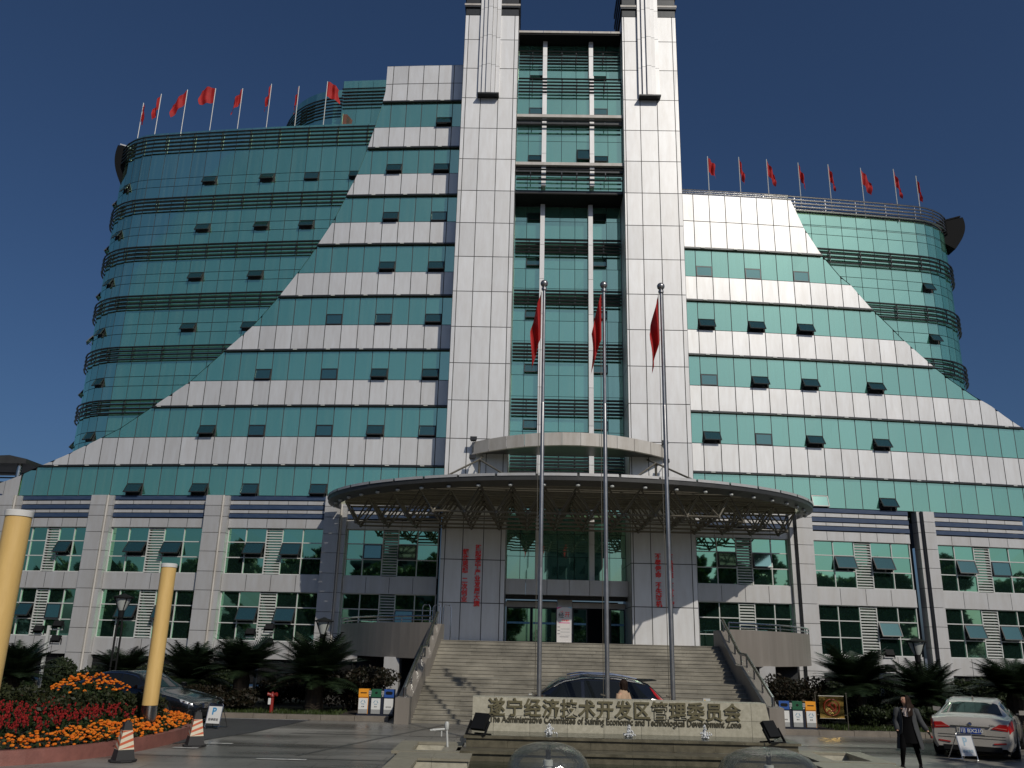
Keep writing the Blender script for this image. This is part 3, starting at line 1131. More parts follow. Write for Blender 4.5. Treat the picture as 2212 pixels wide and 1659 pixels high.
# top storey under the roof slab
vt = -1.2
tz = [34.05, 34.9, 35.9, 36.75]
tb = MB()
glass_wall(tb, US, [34.05, 35.3, 36.2, 36.95], vt)
tb.build('tower_glass', 'glass', BLD, fix=False)
louver_rows([35.45 + .85 * i / 4 for i in range(5)], vt + .3, r=.05)
for (a, b) in (C1, C2):
    mb = MB()
    for z0, z1 in zip((34.2, 35.9), (35.9, 36.95)):
        mb.box(a, b, -(vt + .42), -(vt + .02), z0 + .01, z1 - .01)
    mb.build('mullion_column', 'panel', BLD)
flat_awning(US[1], US[2], 34.8, .5, 24, vt + .03)
flat_awning(US[7], US[8], 34.8, .5, 24, vt + .03)
mb = MB()
mb.box(-3.05, 3.02, .25, 3.4, 36.98, 37.08)
mb.build('soffit', 'black', BLD)
mb = MB()
for a, b in zip((-3.05, -1.6, -.5, .55, 1.3, 2.4), (-1.6, -.5, .55, 1.3, 2.4, 3.02)):
    mb.box(a + .01, b - .01, .2, 3.4, 37.085, 37.22)
mb.build('roof_slab', 'fascia', BLD)

# ---- entrance under the shaft
mb = MB()
for a, b in zip((-3.05, -2.05, -1.0, .1, 1.1, 2.1), (-2.05, -1.0, .1, 1.1, 2.1, 3.02)):
    mb.box(a + .01, b - .01, 1.0, 2.4, 4.66, 5.4)
mb.build('lintel', 'stone', BLD)
mb = MB()
mb.box(-3.04, 3.01, 1.5, 2.6, 4.5, 4.655)
mb.build('entrance_soffit', 'interior', BLD)
mb = MB()
mb.box(-3.05, 3.02, 5.9, 6.0, 2.38, 4.6)
mb.build('lobby_wall', 'interior', BLD)
mb = MB()
mb.box(-3.04, -.45, 2.45, 2.6, 4.12, 4.38)
mb.box(.35, 3.01, 2.45, 2.6, 4.12, 4.38)
mb.build('door_beam', 'fascia', BLD)
mb = MB()
mb.box(-.42, .33, 2.4, 3.0, 2.4, 4.65)
mb.build('entrance_column', 'stone', BLD)
for (a, b) in ((-3.0, -1.75), (-1.7, -.45), (.36, 1.1), (2.25, 3.0)):
    mb = MB()
    mb.box(a, b, 2.62, 2.64, 2.42, 4.1)
    d = mb.build('entrance_door', 'pane', BLD)
    fb = MB()
    fb.box(a, b, 2.60, 2.66, 2.40, 2.47)
    fb.box(a, b, 2.60, 2.66, 4.05, 4.115)
    fb.box(a, a + .05, 2.60, 2.66, 2.47, 4.05)
    fb.box(b - .05, b, 2.60, 2.66, 2.47, 4.05)
    fb.build('frame', 'darkmetal', d)
    st = MB()
    st.box(a + .06, b - .06, 2.585, 2.592, 3.30, 3.40)
    st.build('sticker_strip', mat('blue door sticker', (.03, .22, .42), rough=.4, col2=(.2, .4, .55), scale=14, stretch=(1, 1, 0)), d)
mb = MB()
mb.box(-2.6, -.8, 3.4, 3.5, 2.45, 3.95)
mb.build('lobby_board', mat('blue lobby board', (.01, .02, .10), rough=.5), BLD)

# red vertical slogans on the piers
for (txt, u, zt, zb) in (('扛起遂宁产业发展大旗', -4.39, 6.90, 3.98), ('解放思想 二次创业', -5.0, 6.68, 4.18),
                         ('不辱使命 不失时机', 4.335, 6.67, 4.16), ('不畏艰难 不甘平庸', 4.92, 6.65, 4.16)):
    n = len(txt)
    step = (zt - zb - .27) / (n - 1 - (.35 if ' ' in txt else 0))
    z = zt - .135
    al = MB()
    for chh in txt:
        if chh == ' ':
            z -= step * .65
            continue
        t = text_mb(chh, .30, .035, lambda x, y, d, z=z: B(u + x, .012 + d, z + y - .01), bold=.007)
        o = len(al.v)
        al.v += t.v
        al.f += [[i + o for i in f] for f in t.f]
        z -= step
    al.build('lettering', 'redletter', BLD, fix=False)

# ---- small bowed fascia above the canopy
def bow(u, a=4.95, d=2.6):
    return .15 + d * max(0.0, 1 - (u / a) ** 2)


mb = MB()
us = [-4.9 + 9.75 * i / 11 for i in range(12)]
for a, b in zip(us, us[1:]):
    for z0, z1 in ((11.36, 11.98),):
        mb.hexa([B(a + .008, bow(a), z0), B(b - .008, bow(b), z0), B(b - .008, bow(b), z1), B(a + .008, bow(a), z1)],
                [B(a + .008, bow(a) - .22, z0), B(b - .008, bow(b) - .22, z0), B(b - .008, bow(b) - .22, z1), B(a + .008, bow(a) - .22, z1)])
ms = mb.build('bowed_fascia', 'fascia', BLD)
mb = MB()
for a, b in zip(us, us[1:]):
    mb.hexa([B(a, 0.0, 11.44), B(b, 0.0, 11.44), B(b, 0.0, 11.5), B(a, 0.0, 11.5)],
            [B(a, bow(a) - .23, 11.44), B(b, bow(b) - .23, 11.44), B(b, bow(b) - .23, 11.5), B(a, bow(a) - .23, 11.5)])
for u in (-4.7, 4.65):
    mb.bar(B(u, 0, 11.6), B(u, .3, 11.6), .3, .3)
mb.build('fascia_deck', 'darkmetal', BLD)
for u in (-4.8, 4.75):
    for dz, ang in ((12.12, 30), (11.15, -35)):
        mb = MB()
        w = .17
        a = R(ang)
        c = Vector(B(u, .55 if dz > 12 else .75, dz))
        X, N = Vector((1, 0, 0)), Vector((0, -cos(a), sin(a) * (1 if dz > 12 else -1)))
        Uu = X.cross(N)
        mb.hexa([c - X * w - Uu * .12, c + X * w - Uu * .12, c + X * w + Uu * .12, c - X * w + Uu * .12],
                [c - X * w * .7 - Uu * .08 - N * .16, c + X * w * .7 - Uu * .08 - N * .16, c + X * w * .7 + Uu * .08 - N * .16, c - X * w * .7 + Uu * .08 - N * .16])
        mb.bar(c - N * .1, B(u, .3 if dz > 12 else 0.0, dz - .12), .03, .03)
        mb.build('spotlight', 'darkmetal', BLD)

# ---- great half-ellipse canopy on a tube space frame
CA, CB_, CV0, CZ = 12.0, 8.4, -.9, 9.05


def cedge(t, k=1.0):
    return CA * k * cos(t), CV0 + CB_ * k * sin(t)


cano = empty('canopy', (0, 0, 0))
cano.parent = BLD
N_ = 44
mb = MB()
for i in range(N_):
    t0, t1 = pi * i / N_, pi * (i + 1) / N_
    (a, va), (b, vb2) = cedge(t0), cedge(t1)
    (a2, va2), (b2, vb3) = cedge(t0, .955), cedge(t1, .955)
    g = .0
    # sloping underside, upright rim, flat top
    mb.face([B(a, va, CZ - .26), B(b, vb2, CZ - .26), B(b, vb2, CZ), B(a, va, CZ)])
    mb.face([B(a, va, CZ - .26), B(b, vb2, CZ - .26), B(b2, vb3, CZ - .44), B(a2, va2, CZ - .44)])
    mb.face([B(a2, va2, CZ - .44), B(b2, vb3, CZ - .44), B(b2, vb3, CZ - .1), B(a2, va2, CZ - .1)])
    mb.face([B(a, va, CZ), B(b, vb2, CZ), B(b2, vb3, CZ), B(a2, va2, CZ)])
mb.build('rim', 'canopy', cano)
mb = MB()
for i in range(0, N_, 2):
    t0, t1 = pi * (i + .06) / N_, pi * (i + 1.94) / N_
    tm = (t0 + t1) / 2
    (a, va), (b, vb2), (m_, vm) = cedge(t0, 1.004), cedge(t1, 1.004), cedge(tm, 1.004)
    for p, q in (((a, va), (m_, vm)), ((m_, vm), (b, vb2))):
        mb.face([B(*p, CZ - .08), B(*q, CZ - .08), B(*q, CZ + .035), B(*p, CZ + .035)])
        p2, q2 = (p[0] * .985, p[1] * .985), (q[0] * .985, q[1] * .985)
        mb.face([B(*p, CZ + .035), B(*q, CZ + .035), B(*q2, CZ + .035), B(*p2, CZ + .035)])
mb.build('rim_cap', 'stone', cano)
mb = MB()
for i in range(1, 26):
    t = pi * i / 26
    u, v = cedge(t, .972)
    mb.lathe([(.05, -.06), (.09, -.03), (.09, .03)], B(u, v, CZ - .42), 8)
mb.build('downlight', 'frame', cano)


def inside(u, v, k=.92):
    return (u / (CA * k)) ** 2 + ((v - CV0) / (CB_ * k)) ** 2 < 1 and v > CV0


gm, gnt, gb_ = new_mat('frosted roof glass')
gb_.inputs['Base Color'].default_value = (.38, .38, .31, 1)
gb_.inputs['Roughness'].default_value = .5
gtr = gnt.nodes.new('ShaderNodeBsdfTranslucent')
gtr.inputs['Color'].default_value = (.62, .60, .46, 1)
gms = gnt.nodes.new('ShaderNodeMixShader')
gms.inputs['Fac'].default_value = .45
gnt.links.new(gb_.outputs['BSDF'], gms.inputs[1])
gnt.links.new(gtr.outputs['BSDF'], gms.inputs[2])
gnt.links.new(gms.outputs['Shader'], gnt.nodes['Material Output'].inputs['Surface'])
mb = MB()
nv = 15
for j in range(nv):
    va, vb4 = CV0 + CB_ * .957 * j / nv, CV0 + CB_ * .957 * (j + 1) / nv
    w0 = CA * .957 * sqrt(max(0, 1 - (j / nv) ** 2))
    w1 = CA * .957 * sqrt(max(0, 1 - ((j + 1) / nv) ** 2))
    n = 16
    for i in range(n):
        f0, f1 = -1 + 2 * i / n, -1 + 2 * (i + 1) / n
        mb.face([B(w0 * f0, va, CZ - .14), B(w0 * f1, va, CZ - .14), B(w1 * f1, vb4 - .02, CZ - .14), B(w1 * f0, vb4 - .02, CZ - .14)])
mb.build('roof_glass', gm, cano, fix=False)
mb = MB()
for j in range(1, nv):
    v = CV0 + CB_ * .94 * j / nv
    w = CA * .93 * sqrt(1 - (j / nv) ** 2)
    mb.bar(B(-w, v, CZ - .21), B(w, v, CZ - .21), .06, .1)
mb.build('purlin', 'truss', cano)
mb = MB()
G = 1.36
top, bot = {}, {}
for i in range(-9, 10):
    for j in range(0, 7):
        u, v = i * G, CV0 + .35 + j * G
        if inside(u, v, .945):
            top[(i, j)] = B(u, v, CZ - .33)
        u2, v2 = u + G / 2, v + G / 2
        if inside(u2, v2, .93):
            bot[(i, j)] = B(u2, v2, CZ - 1.35)
for (i, j), p in top.items():
    for q in ((i + 1, j), (i, j + 1)):
        if q in top:
            mb.tube([p, top[q]], .042, 5, cap=False)
for (i, j), p in bot.items():
    for q in ((i + 1, j), (i, j + 1)):
        if q in bot:
            mb.tube([p, bot[q]], .046, 5, cap=False)
    for q in ((i, j), (i + 1, j), (i, j + 1), (i + 1, j + 1)):
        if q in top:
            mb.tube([p, top[q]], .042, 5, cap=False)
    mb.lathe([(.02, -.09), (.075, -.05), (.075, .05), (.02, .09)], p, 7)
mb.build('space_frame', 'truss', cano, fix=False)
# stays that hold the canopy
for u in (-4.35, 3.95):
    mb = MB()
    mb.tube([B(u, 2.6, CZ - .1), B(u, 2.6, 10.6)], .06, 8)
    for du, v in ((-1.7, 5.0), (1.75, 5.2)):
        mb.tube([B(u, 2.6, 10.6), B(u + du * 1.05, v, CZ + .02)], .045, 8)
    mb.tube([B(u, 2.6, 10.6), B(u, .0, 11.3)], .045, 8)
    mb.build('stay', 'truss', cano, smooth=True)

# ------------------------------------------------------------------ entrance stairs and terraces
M['step'] = mat('blotchy granite step', (0.30, 0.28, 0.228), rough=0.5, col2=(0.115, 0.107, 0.086), scale=0.75, stretch=(1, .6, 1.4),
                island=.14, bump=.1, bump_scale=25)  # broad darker blotches mixed in at random
M['ramp'] = mat('brown granite cladding', (0.215, 0.195, 0.17), rough=0.45, col2=(0.17, 0.152, 0.13), scale=1.3, stretch=(2, 2, .25), island=.05)
ST = empty('entrance_staircase', (2.45, 26.9, 0), -R(2.6),
           'wide grey granite stairs rising to the entrance with steel handrails at both sides', 'staircase')
NR, RH, TR, LAND = 20, .12, .30, 1.0
HW = 5.2
mb = MB()
ys = []
y = 0.0
for i in range(NR):
    ys.append(y)
    y += TR + (LAND - TR if i == 9 else 0)
YT = y - TR
for i in range(NR):
    y0 = ys[i]
    y1 = ys[i + 1] if i < NR - 1 else YT + 1.0
    x = -HW
    k = 0
    while x < HW - .01:
        w = min(HW - x, 1.1 + (.37 * ((i * 7 + k * 3) % 5) / 5 if k == 0 else 0))
        mb.box(x + .002, x + w - .002, y0, y1 + .02, RH * i - .02, RH * (i + 1) - .03)
        mb.box(x + .002, x + w - .002, y0 - .02, y1 - .022, RH * (i + 1) - .028, RH * (i + 1))
        x += w
        k += 1
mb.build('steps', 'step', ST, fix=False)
mb = MB()
mb.box(-HW - .4, HW + .4, YT + .9, YT + 9.2, 1.75, RH * NR - .004)
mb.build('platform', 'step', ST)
for s in (-1, 1):
    # stone cheek: end block, sloped run, level part at the landing, sloped run
    pts = [(-.62, .72), (.0, .74), (2.95, 1.78), (3.75, 1.80), (3.9, 1.84), (YT + .1, 2.98), (YT + 1.0, 2.98)]
    mb = MB()
    for (ya, za), (yb, zb) in zip(pts, pts[1:]):
        xa, xb = s * HW, s * (HW + .42)
        mb.hexa([(xa, ya + .004, 0), (xb, ya + .004, 0), (xb, yb - .004, 0), (xa, yb - .004, 0)],
                [(xa, ya + .004, za), (xb, ya + .004, za), (xb, yb - .004, zb), (xa, yb - .004, zb)])
    mb.build('cheek_wall', 'ramp', ST)
    hp = [(-.28, .70), (-.30, .98), (-.05, 1.06), (2.9, 2.14), (3.75, 2.16), (3.95, 2.22), (YT + .1, 3.34), (YT + .35, 3.4)]
    mb = MB()
    X = s * (HW + .2)
    mb.tube([(X, a, b) for a, b in hp], .052, 10)
    for yy in (.9, 1.9, 2.85, 3.7, 4.6, 5.5, 6.4):
        zc = [za + (zb - za) * (yy - ya) / (yb - ya) for (ya, za), (yb, zb) in zip(pts, pts[1:]) if ya <= yy <= yb][0]
        zr = [za + (zb - za) * (yy - ya) / (yb - ya) for (ya, za), (yb, zb) in zip(hp[2:], hp[3:]) if ya <= yy <= yb][0]
        mb.tube([(X, yy, zc - .02), (X, yy, zr)], .03, 8)
    mb.build('handrail', 'steel', ST, smooth=True)
    # curved terrace parapet beside the stairs, open underneath
    mb = MB()
    n = 16
    P = []
    for i in range(n + 1):
        a = pi / 2 * i / n
        t = i / n
        px = HW + .42 + 5.35 * (.5 * sin(a) + .5 * t)
        py = YT + .0 + 8.3 * (.5 * (1 - cos(a)) + .5 * t)
        P.append((s * px, py, 3.02))
    for (xa, ya, za), (xb, yb, zb) in zip(P, P[1:]):
        mb.hexa([(xa, ya, 1.70), (xb, yb, 1.70), (xb, yb, zb), (xa, ya, za)],
                [(xa - s * .05, ya + .2, 1.70), (xb - s * .16, yb + .12, 1.70), (xb - s * .16, yb + .12, zb), (xa - s * .05, ya + .2, za)])
    mb.build('terrace_wall', 'ramp', ST)
    mb = MB()
    mb.tube([(x, y + .1, z + .24) for x, y, z in P], .035, 8)
    mb.tube([(x, y + .1, z + .1) for x, y, z in P], .022, 6)
    for x, y, z in P[::3]:
        mb.tube([(x, y + .1, z - .02), (x, y + .1, z + .24)], .025, 6)
    mb.build('terrace_rail', 'steel', ST, smooth=True)
    mb = MB()
    mb.box(s * (HW + 2.0) - .3, s * (HW + 2.0) + .3, YT + 1.1, YT + 1.7, 0, 1.72)
    mb.build('terrace_column', 'stone', ST)
    mb = MB()
    for (xa, ya, za), (xb, yb, zb) in zip(P, P[1:]):
        mb.hexa([(s * HW, ya + .2, 1.75), (xa - s * .1, ya + .2, 1.75), (xb - s * .1, yb + .2, 1.75), (s * HW, yb + .2, 1.75)],
                [(s * HW, ya + .2, 2.39), (xa - s * .1, ya + .2, 2.39), (xb - s * .1, yb + .2, 2.39), (s * HW, yb + .2, 2.39)])
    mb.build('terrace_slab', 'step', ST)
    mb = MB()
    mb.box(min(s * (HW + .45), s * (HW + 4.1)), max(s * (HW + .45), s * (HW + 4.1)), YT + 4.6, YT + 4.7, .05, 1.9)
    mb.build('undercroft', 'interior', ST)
# hoop barriers at the left landing edge
mb = MB()
for k in range(3):
    x = -HW - .1 - .42 * k
    mb.tube([(x, YT + 1.4, 2.4), (x, YT + 1.4, 3.62), (x + .05, YT + 1.4, 3.72), (x + .25, YT + 1.4, 3.72), (x + .3, YT + 1.4, 3.62), (x + .3, YT + 1.4, 2.4)], .02, 6)
tag(mb.build('hoop_barrier', 'steel', None, smooth=True), 'thin steel hoop barrier at the left edge of the stair top', 'barrier')
bpy.data.objects['hoop_barrier'].matrix_world = Matrix.Translation((2.45, 26.9, 0)) @ Matrix.Rotation(-R(2.6), 4, 'Z')

# small warning plates on the risers
for i, x in enumerate((-1.65, 3.85)):
    mb = MB()
    yy = ys[6]
    mb.box(x - .11, x + .11, yy - .026, yy - .021, RH * 6 + .005, RH * 7 - .032)
    w = mb.build('warning_plate', 'frame', ST)
    mb = MB()
    for (a, b, c, d) in ((-.09, -.03, .02, .06),):
        mb.prism([(x - .085, RH * 6 + .02), (x - .035, RH * 6 + .02), (x - .06, RH * 6 + .068)], lambda p, q, s2: (p, yy - .0262 - .002 * s2, q))
    mb.build('symbol', mat('warning yellow', (.6, .35, .02), rough=.5), w)

# ------------------------------------------------------------------ sign wall and fountain
M['signstone'] = mat('speckled granite', (0.45, 0.43, 0.345), rough=0.5, col2=(0.30, 0.285, 0.22), scale=9, island=.07, bump=.1, bump_scale=40)
M['wetstone'] = mat('damp granite', (0.135, 0.122, 0.085), rough=0.3, col2=(0.06, 0.055, 0.038), scale=5, island=.1, bump=.15, bump_scale=30)
M['engraved'] = mat('dark engraved line', (0.05, 0.044, 0.024), rough=0.6)
M['bronze'] = mat('aged bronze letter', (0.135, 0.12, 0.065), rough=0.5, metal=.1, var=.3, scale=5)
SG = empty('sign_wall', (2.5, 19.5, 0), -R(.6),
           'long low granite sign wall carrying raised bronze Chinese lettering above the fountain', 'sign wall')
mb = MB()
xs = [-3.18, -2.72, -1.94, -1.14, -.36, .44, 1.24, 2.02, 2.80, 3.12]
for k, (a, b) in enumerate(zip(xs, xs[1:])):
    sl = .14 if k == len(xs) - 2 else 0
    for z0, z1 in ((.50, .84), (.84, 1.205)):
        e0 = sl * (1 - (z0 - .5) / .7)
        e1 = sl * (1 - (z1 - .5) / .7)
        mb.hexa([(a + .003, 0, z0 + .003), (b - .003 + e0, 0, z0 + .003), (b - .003 + e1, 0, z1 - .003), (a + .003, 0, z1 - .003)],
                [(a + .003, .5, z0 + .003), (b - .003 + e0, .5, z0 + .003), (b - .003 + e1, .5, z1 - .003), (a + .003, .5, z1 - .003)])
mb.build('slab', 'signstone', SG)
mb = MB()
mb.box(-3.17, 3.1, .01, .49, .45, 1.2)
mb.build('slab_core', 'joint', SG)
mb = text_mb('遂宁经济技术开发区管理委员会', .385, .03, lambda x, y, d: (x - .08, -.004 - d, .995 + y), bold=.008, spacing=1.09)
w = [p[0] for p in mb.v]
sc = 5.42 / (max(w) - min(w))
cx = (max(w) + min(w)) / 2
mb.v = [((p[0] - cx) * sc - .13, p[1], p[2] - .015) for p in mb.v]
mb.build('lettering', 'bronze', SG, fix=False)
mb = text_mb('The Administrative Committee of Suining Economic and Technological Development Zone', .15, .02,
             lambda x, y, d: (x, -.003 - d, .762 + y), bold=.003)
w = [p[0] for p in mb.v]
sc = 5.38 / (max(w) - min(w))
cx = (max(w) + min(w)) / 2
mb.v = [((p[0] - cx) * sc - .12, p[1], .752 + (p[2] - .752) * 1.25) for p in mb.v]
mb.build('lettering', 'engraved', SG, fix=False)

FT = empty('fountain', (2.5, 19.5, 0), -R(.6), 'grey granite fountain basin with two ledges below the sign wall', 'fountain')


def blocks(mb, x0, x1, y0, y1, z0, z1, w=.8):
    n = max(1, int((x1 - x0) / w + .5))
    for i in range(n):
        a, b = x0 + (x1 - x0) * i / n, x0 + (x1 - x0) * (i + 1) / n
        mb.box(a + .002, b - .002, y0 + rnd.uniform(-.003, .003), y1, z0, z1)


mb = MB()
blocks(mb, -3.24, 3.45, -1.0, .6, .30, .47)
mb.build('upper_ledge_wall', 'wetstone', FT)
mb = MB()
blocks(mb, -3.29, 3.50, -1.05, .65, .472, .52, 1.1)
mb.build('upper_ledge_coping', 'wetstone', FT)
mb = MB()
blocks(mb, -3.3, 3.4, -1.6, -1.01, .02, .25)
mb.build('lower_ledge_wall', 'wetstone', FT)
mb = MB()
blocks(mb, -3.4, 3.45, -1.65, -1.052, .252, .30, 1.1)
mb.build('lower_ledge_coping', 'wetstone', FT)
M['coping'] = mat('pale granite coping', (0.27, 0.25, 0.19), rough=0.4, col2=(0.2, 0.185, 0.14), scale=5, island=.08)


def small_basin(sx, name):
    """square side basin with mitred coping beside the ledges"""
    c, w = MB(), MB()
    def ring(cb, x0, x1, y0, y1, t, z0, z1, trap=0):
        cb.hexa([(x0, y0, z0), (x1, y0, z0), (x1 - t, y0 + t * .6, z0), (x0 + t, y0 + t * .6, z0)],
                [(x0, y0, z1), (x1, y0, z1), (x1 - t, y0 + t * .6, z1), (x0 + t, y0 + t * .6, z1)])
        cb.hexa([(x0, y0 + .004, z0), (x0 + t - .004, y0 + t * .6 + .004, z0), (x0 + t - .004, y1 - t * .6, z0), (x0, y1, z0)],
                [(x0, y0 + .004, z1), (x0 + t - .004, y0 + t * .6 + .004, z1), (x0 + t - .004, y1 - t * .6, z1), (x0, y1, z1)])
        cb.hexa([(x1, y0 + .004, z0), (x1, y1, z0), (x1 - t + .004, y1 - t * .6, z0), (x1 - t + .004, y0 + t * .6 + .004, z0)],
                [(x1, y0 + .004, z1), (x1, y1, z1), (x1 - t + .004, y1 - t * .6, z1), (x1 - t + .004, y0 + t * .6 + .004, z1)])
        cb.hexa([(x0 + .004, y1, z0), (x0 + t, y1 - t * .6 + .004, z0), (x1 - t, y1 - t * .6 + .004, z0), (x1 - .004, y1, z0)],
                [(x0 + .004, y1, z1), (x0 + t, y1 - t * .6 + .004, z1), (x1 - t, y1 - t * .6 + .004, z1), (x1 - .004, y1, z1)])
    xa, xb = (-4.62, -3.32) if sx < 0 else (3.55, 5.0)
    ring(c, xa, xb, -1.9, -.1, .36, .25, .30)
    ring(w, xa + .06, xb - .06, -1.85, -.15, .26, .0, .245)
    c.build('side_coping', 'coping', FT)
    w.build('side_wall', 'signstone', FT)
    c2, w2 = MB(), MB()
    xc = (-4.45, -3.06) if sx < 0 else (3.3, 4.9)
    blocks(c2, xc[0], xc[1], -2.9, -2.0, .26, .30, .7)
    blocks(c2, xc[0] + .9 * (sx > 0) * 0, xc[0] + .45, -5.2, -2.92, .26, .30, .7) if sx < 0 else blocks(c2, xc[1] - .45, xc[1], -5.2, -2.92, .26, .30, .7)
    blocks(w2, xc[0] + .05, xc[1] - .05, -2.86, -2.04, .0, .256, .7)
    blocks(w2, xc[0] + .05, xc[0] + .4, -5.2, -2.9, .0, .256, .7) if sx < 0 else blocks(w2, xc[1] - .4, xc[1] - .05, -5.2, -2.9, .0, .256, .7)
    c2.build('side_coping', 'coping', FT)
    w2.build('side_wall', 'signstone', FT)


small_basin(-1, '')
small_basin(1, '')
wm, wnt, wb = new_mat('fountain water')
wb.inputs['Base Color'].default_value = (.028, .036, .022, 1)
wb.inputs['Roughness'].default_value = .05
wb.inputs['IOR'].default_value = 1.33
wz = wnt.nodes.new('ShaderNodeTexNoise')
wz.inputs['Scale'].default_value = 7
wz.inputs['Detail'].default_value = 4
wbp = wnt.nodes.new('ShaderNodeBump')
wbp.inputs['Strength'].default_value = .5
wbp.inputs['Distance'].default_value = .03
wtc = wnt.nodes.new('ShaderNodeTexCoord')
wnt.links.new(wtc.outputs['Object'], wz.inputs['Vector'])
wnt.links.new(wz.outputs['Fac'], wbp.inputs['Height'])
wnt.links.new(wbp.outputs['Normal'], wb.inputs['Normal'])
mb = MB()
mb.face([(-4.0, -12, .12), (4.6, -12, .12), (4.6, -1.5, .12), (-4.0, -1.5, .12)])
o = mb.build('water', wm, None)
o.location, o.rotation_euler = FT.location, FT.rotation_euler
tag(o, kind='structure')
mb = MB()
mb.face([(-3.2, -.95, .524), (3.3, -.95, .524), (3.3, -.01, .524), (-3.2, -.01, .524)])
o = mb.build('ledge_water', wm, None)
o.location, o.rotation_euler = FT.location, FT.rotation_euler
tag(o, kind='structure')

# water bells and bubbling jets
bm_, bnt, bb_ = new_mat('sheet of falling water')
bnt.nodes.remove(bb_)
tr = bnt.nodes.new('ShaderNodeBsdfTransparent')
tr.inputs['Color'].default_value = (.93, .94, .90, 1)
gg = bnt.nodes.new('ShaderNodeBsdfGlossy')
gg.inputs['Roughness'].default_value = .08
gg.inputs['Color'].default_value = (.9, .9, .86, 1)
dfb = bnt.nodes.new('ShaderNodeBsdfDiffuse')
dfb.inputs['Color'].default_value = (.55, .57, .53, 1)
mgd = bnt.nodes.new('ShaderNodeMixShader')
mgd.inputs['Fac'].default_value = .3
ms_ = bnt.nodes.new('ShaderNodeMixShader')
lw_ = bnt.nodes.new('ShaderNodeLayerWeight')
lw_.inputs['Blend'].default_value = .25
tcb = bnt.nodes.new('ShaderNodeTexCoord')
mpb = bnt.nodes.new('ShaderNodeMapping')
mpb.inputs['Scale'].default_value = (3, 3, 2)
nzb = bnt.nodes.new('ShaderNodeTexNoise')
nzb.inputs['Scale'].default_value = 2.5
nzb.inputs['Detail'].default_value = 5
bpb = bnt.nodes.new('ShaderNodeBump')
bpb.inputs['Strength'].default_value = .35
bpb.inputs['Distance'].default_value = .06
bnt.links.new(tcb.outputs['Object'], mpb.inputs['Vector'])
bnt.links.new(mpb.outputs['Vector'], nzb.inputs['Vector'])
bnt.links.new(nzb.outputs['Fac'], bpb.inputs['Height'])
bnt.links.new(bpb.outputs['Normal'], gg.inputs['Normal'])
bnt.links.new(bpb.outputs['Normal'], lw_.inputs['Normal'])
rmb = bnt.nodes.new('ShaderNodeMapRange')
rmb.inputs['To Min'].default_value = .14
rmb.inputs['To Max'].default_value = .85
bnt.links.new(lw_.outputs['Fresnel'], rmb.inputs['Value'])
bnt.links.new(rmb.outputs['Result'], ms_.inputs['Fac'])
bnt.links.new(tr.outputs['BSDF'], ms_.inputs[1])
bnt.links.new(gg.outputs['BSDF'], mgd.inputs[1])
bnt.links.new(dfb.outputs['BSDF'], mgd.inputs[2])
bnt.links.new(mgd.outputs['Shader'], ms_.inputs[2])
bnt.links.new(ms_.outputs['Shader'], bnt.nodes['Material Output'].inputs['Surface'])
M['spray'] = mat('white bubbling water', (.55, .57, .58), rough=.25, spec=.6, bump=.6, bump_scale=25)
for (x, y, r, lab) in ((.80, 16.3, .74, 'smaller clear mushroom water bell, on the side of the white tap'),
                       (4.70, 16.3, .90, 'broader clear water bell on the side of the white sedan')):
    root = empty('water_bell', (x, y, .12), 0, lab, 'water bell', 'water bells in the basin')
    prof = [(.04, .50), (.12, .52), (.3, .51), (.48, .46), (.62, .38), (.72, .27), (.78, .14), (.80, .0)]
    n = 40
    mb = MB()
    rings = [[mb.pt((r / .8 * p * (1 + .015 * sin(5 * 2 * pi * j / n + p * 9)) * cos(2 * pi * j / n),
                     r / .8 * p * (1 + .015 * sin(5 * 2 * pi * j / n + p * 9)) * sin(2 * pi * j / n), z)) for j in range(n)] for p, z in prof]
    for k in range(len(rings) - 1):
        for j in range(n):
            mb.f.append([rings[k][j], rings[k][(j + 1) % n], rings[k + 1][(j + 1) % n], rings[k + 1][j]])
    mb.build('water_sheet', bm_, root, smooth='all')
    mb = MB()
    mb.lathe([(.045, .0), (.045, .5)], n=10)
    nz_ = mb.build('nozzle', 'black', root, smooth=True)
    mb = MB()
    mb.lathe([(.065, -.05), (.065, .14), (.085, .15), (.085, .24), (.06, .25)], n=10)
    mb.build('collar', 'frame', nz_, smooth=True)
for k, (x, h, lab) in enumerate(((.95, .20, 'white bubbling jet on the ledge below the word Committee'),
                                 (2.6, .21, 'white bubbling jet on the ledge at the middle of the sign wall'),
                                 (4.17, .24, 'taller white bubbling jet on the ledge below the word Development'))):
    mb = MB()
    rr = random.Random(k)
    for _ in range(70):
        t = rr.random() ** 1.3
        mb.lathe([(.001, -.02), (.017 - .009 * t, -.006), (.018 - .009 * t, .01), (.001, .025)],
                 (rr.gauss(0, .062 * (1.1 - t)), rr.gauss(0, .06 * (1.1 - t)), h * t + .01), 6, cap=False)
    mb.lathe([(.055, .0), (.038, h * .35), (.022, h * .7), (.008, h * .95)], n=9)
    o = mb.build('water_jet', 'spray', smooth='all', loc=(x, 18.95, .525), fix=False)
    tag(o, lab, 'water jet', 'bubbling jets on the ledge')

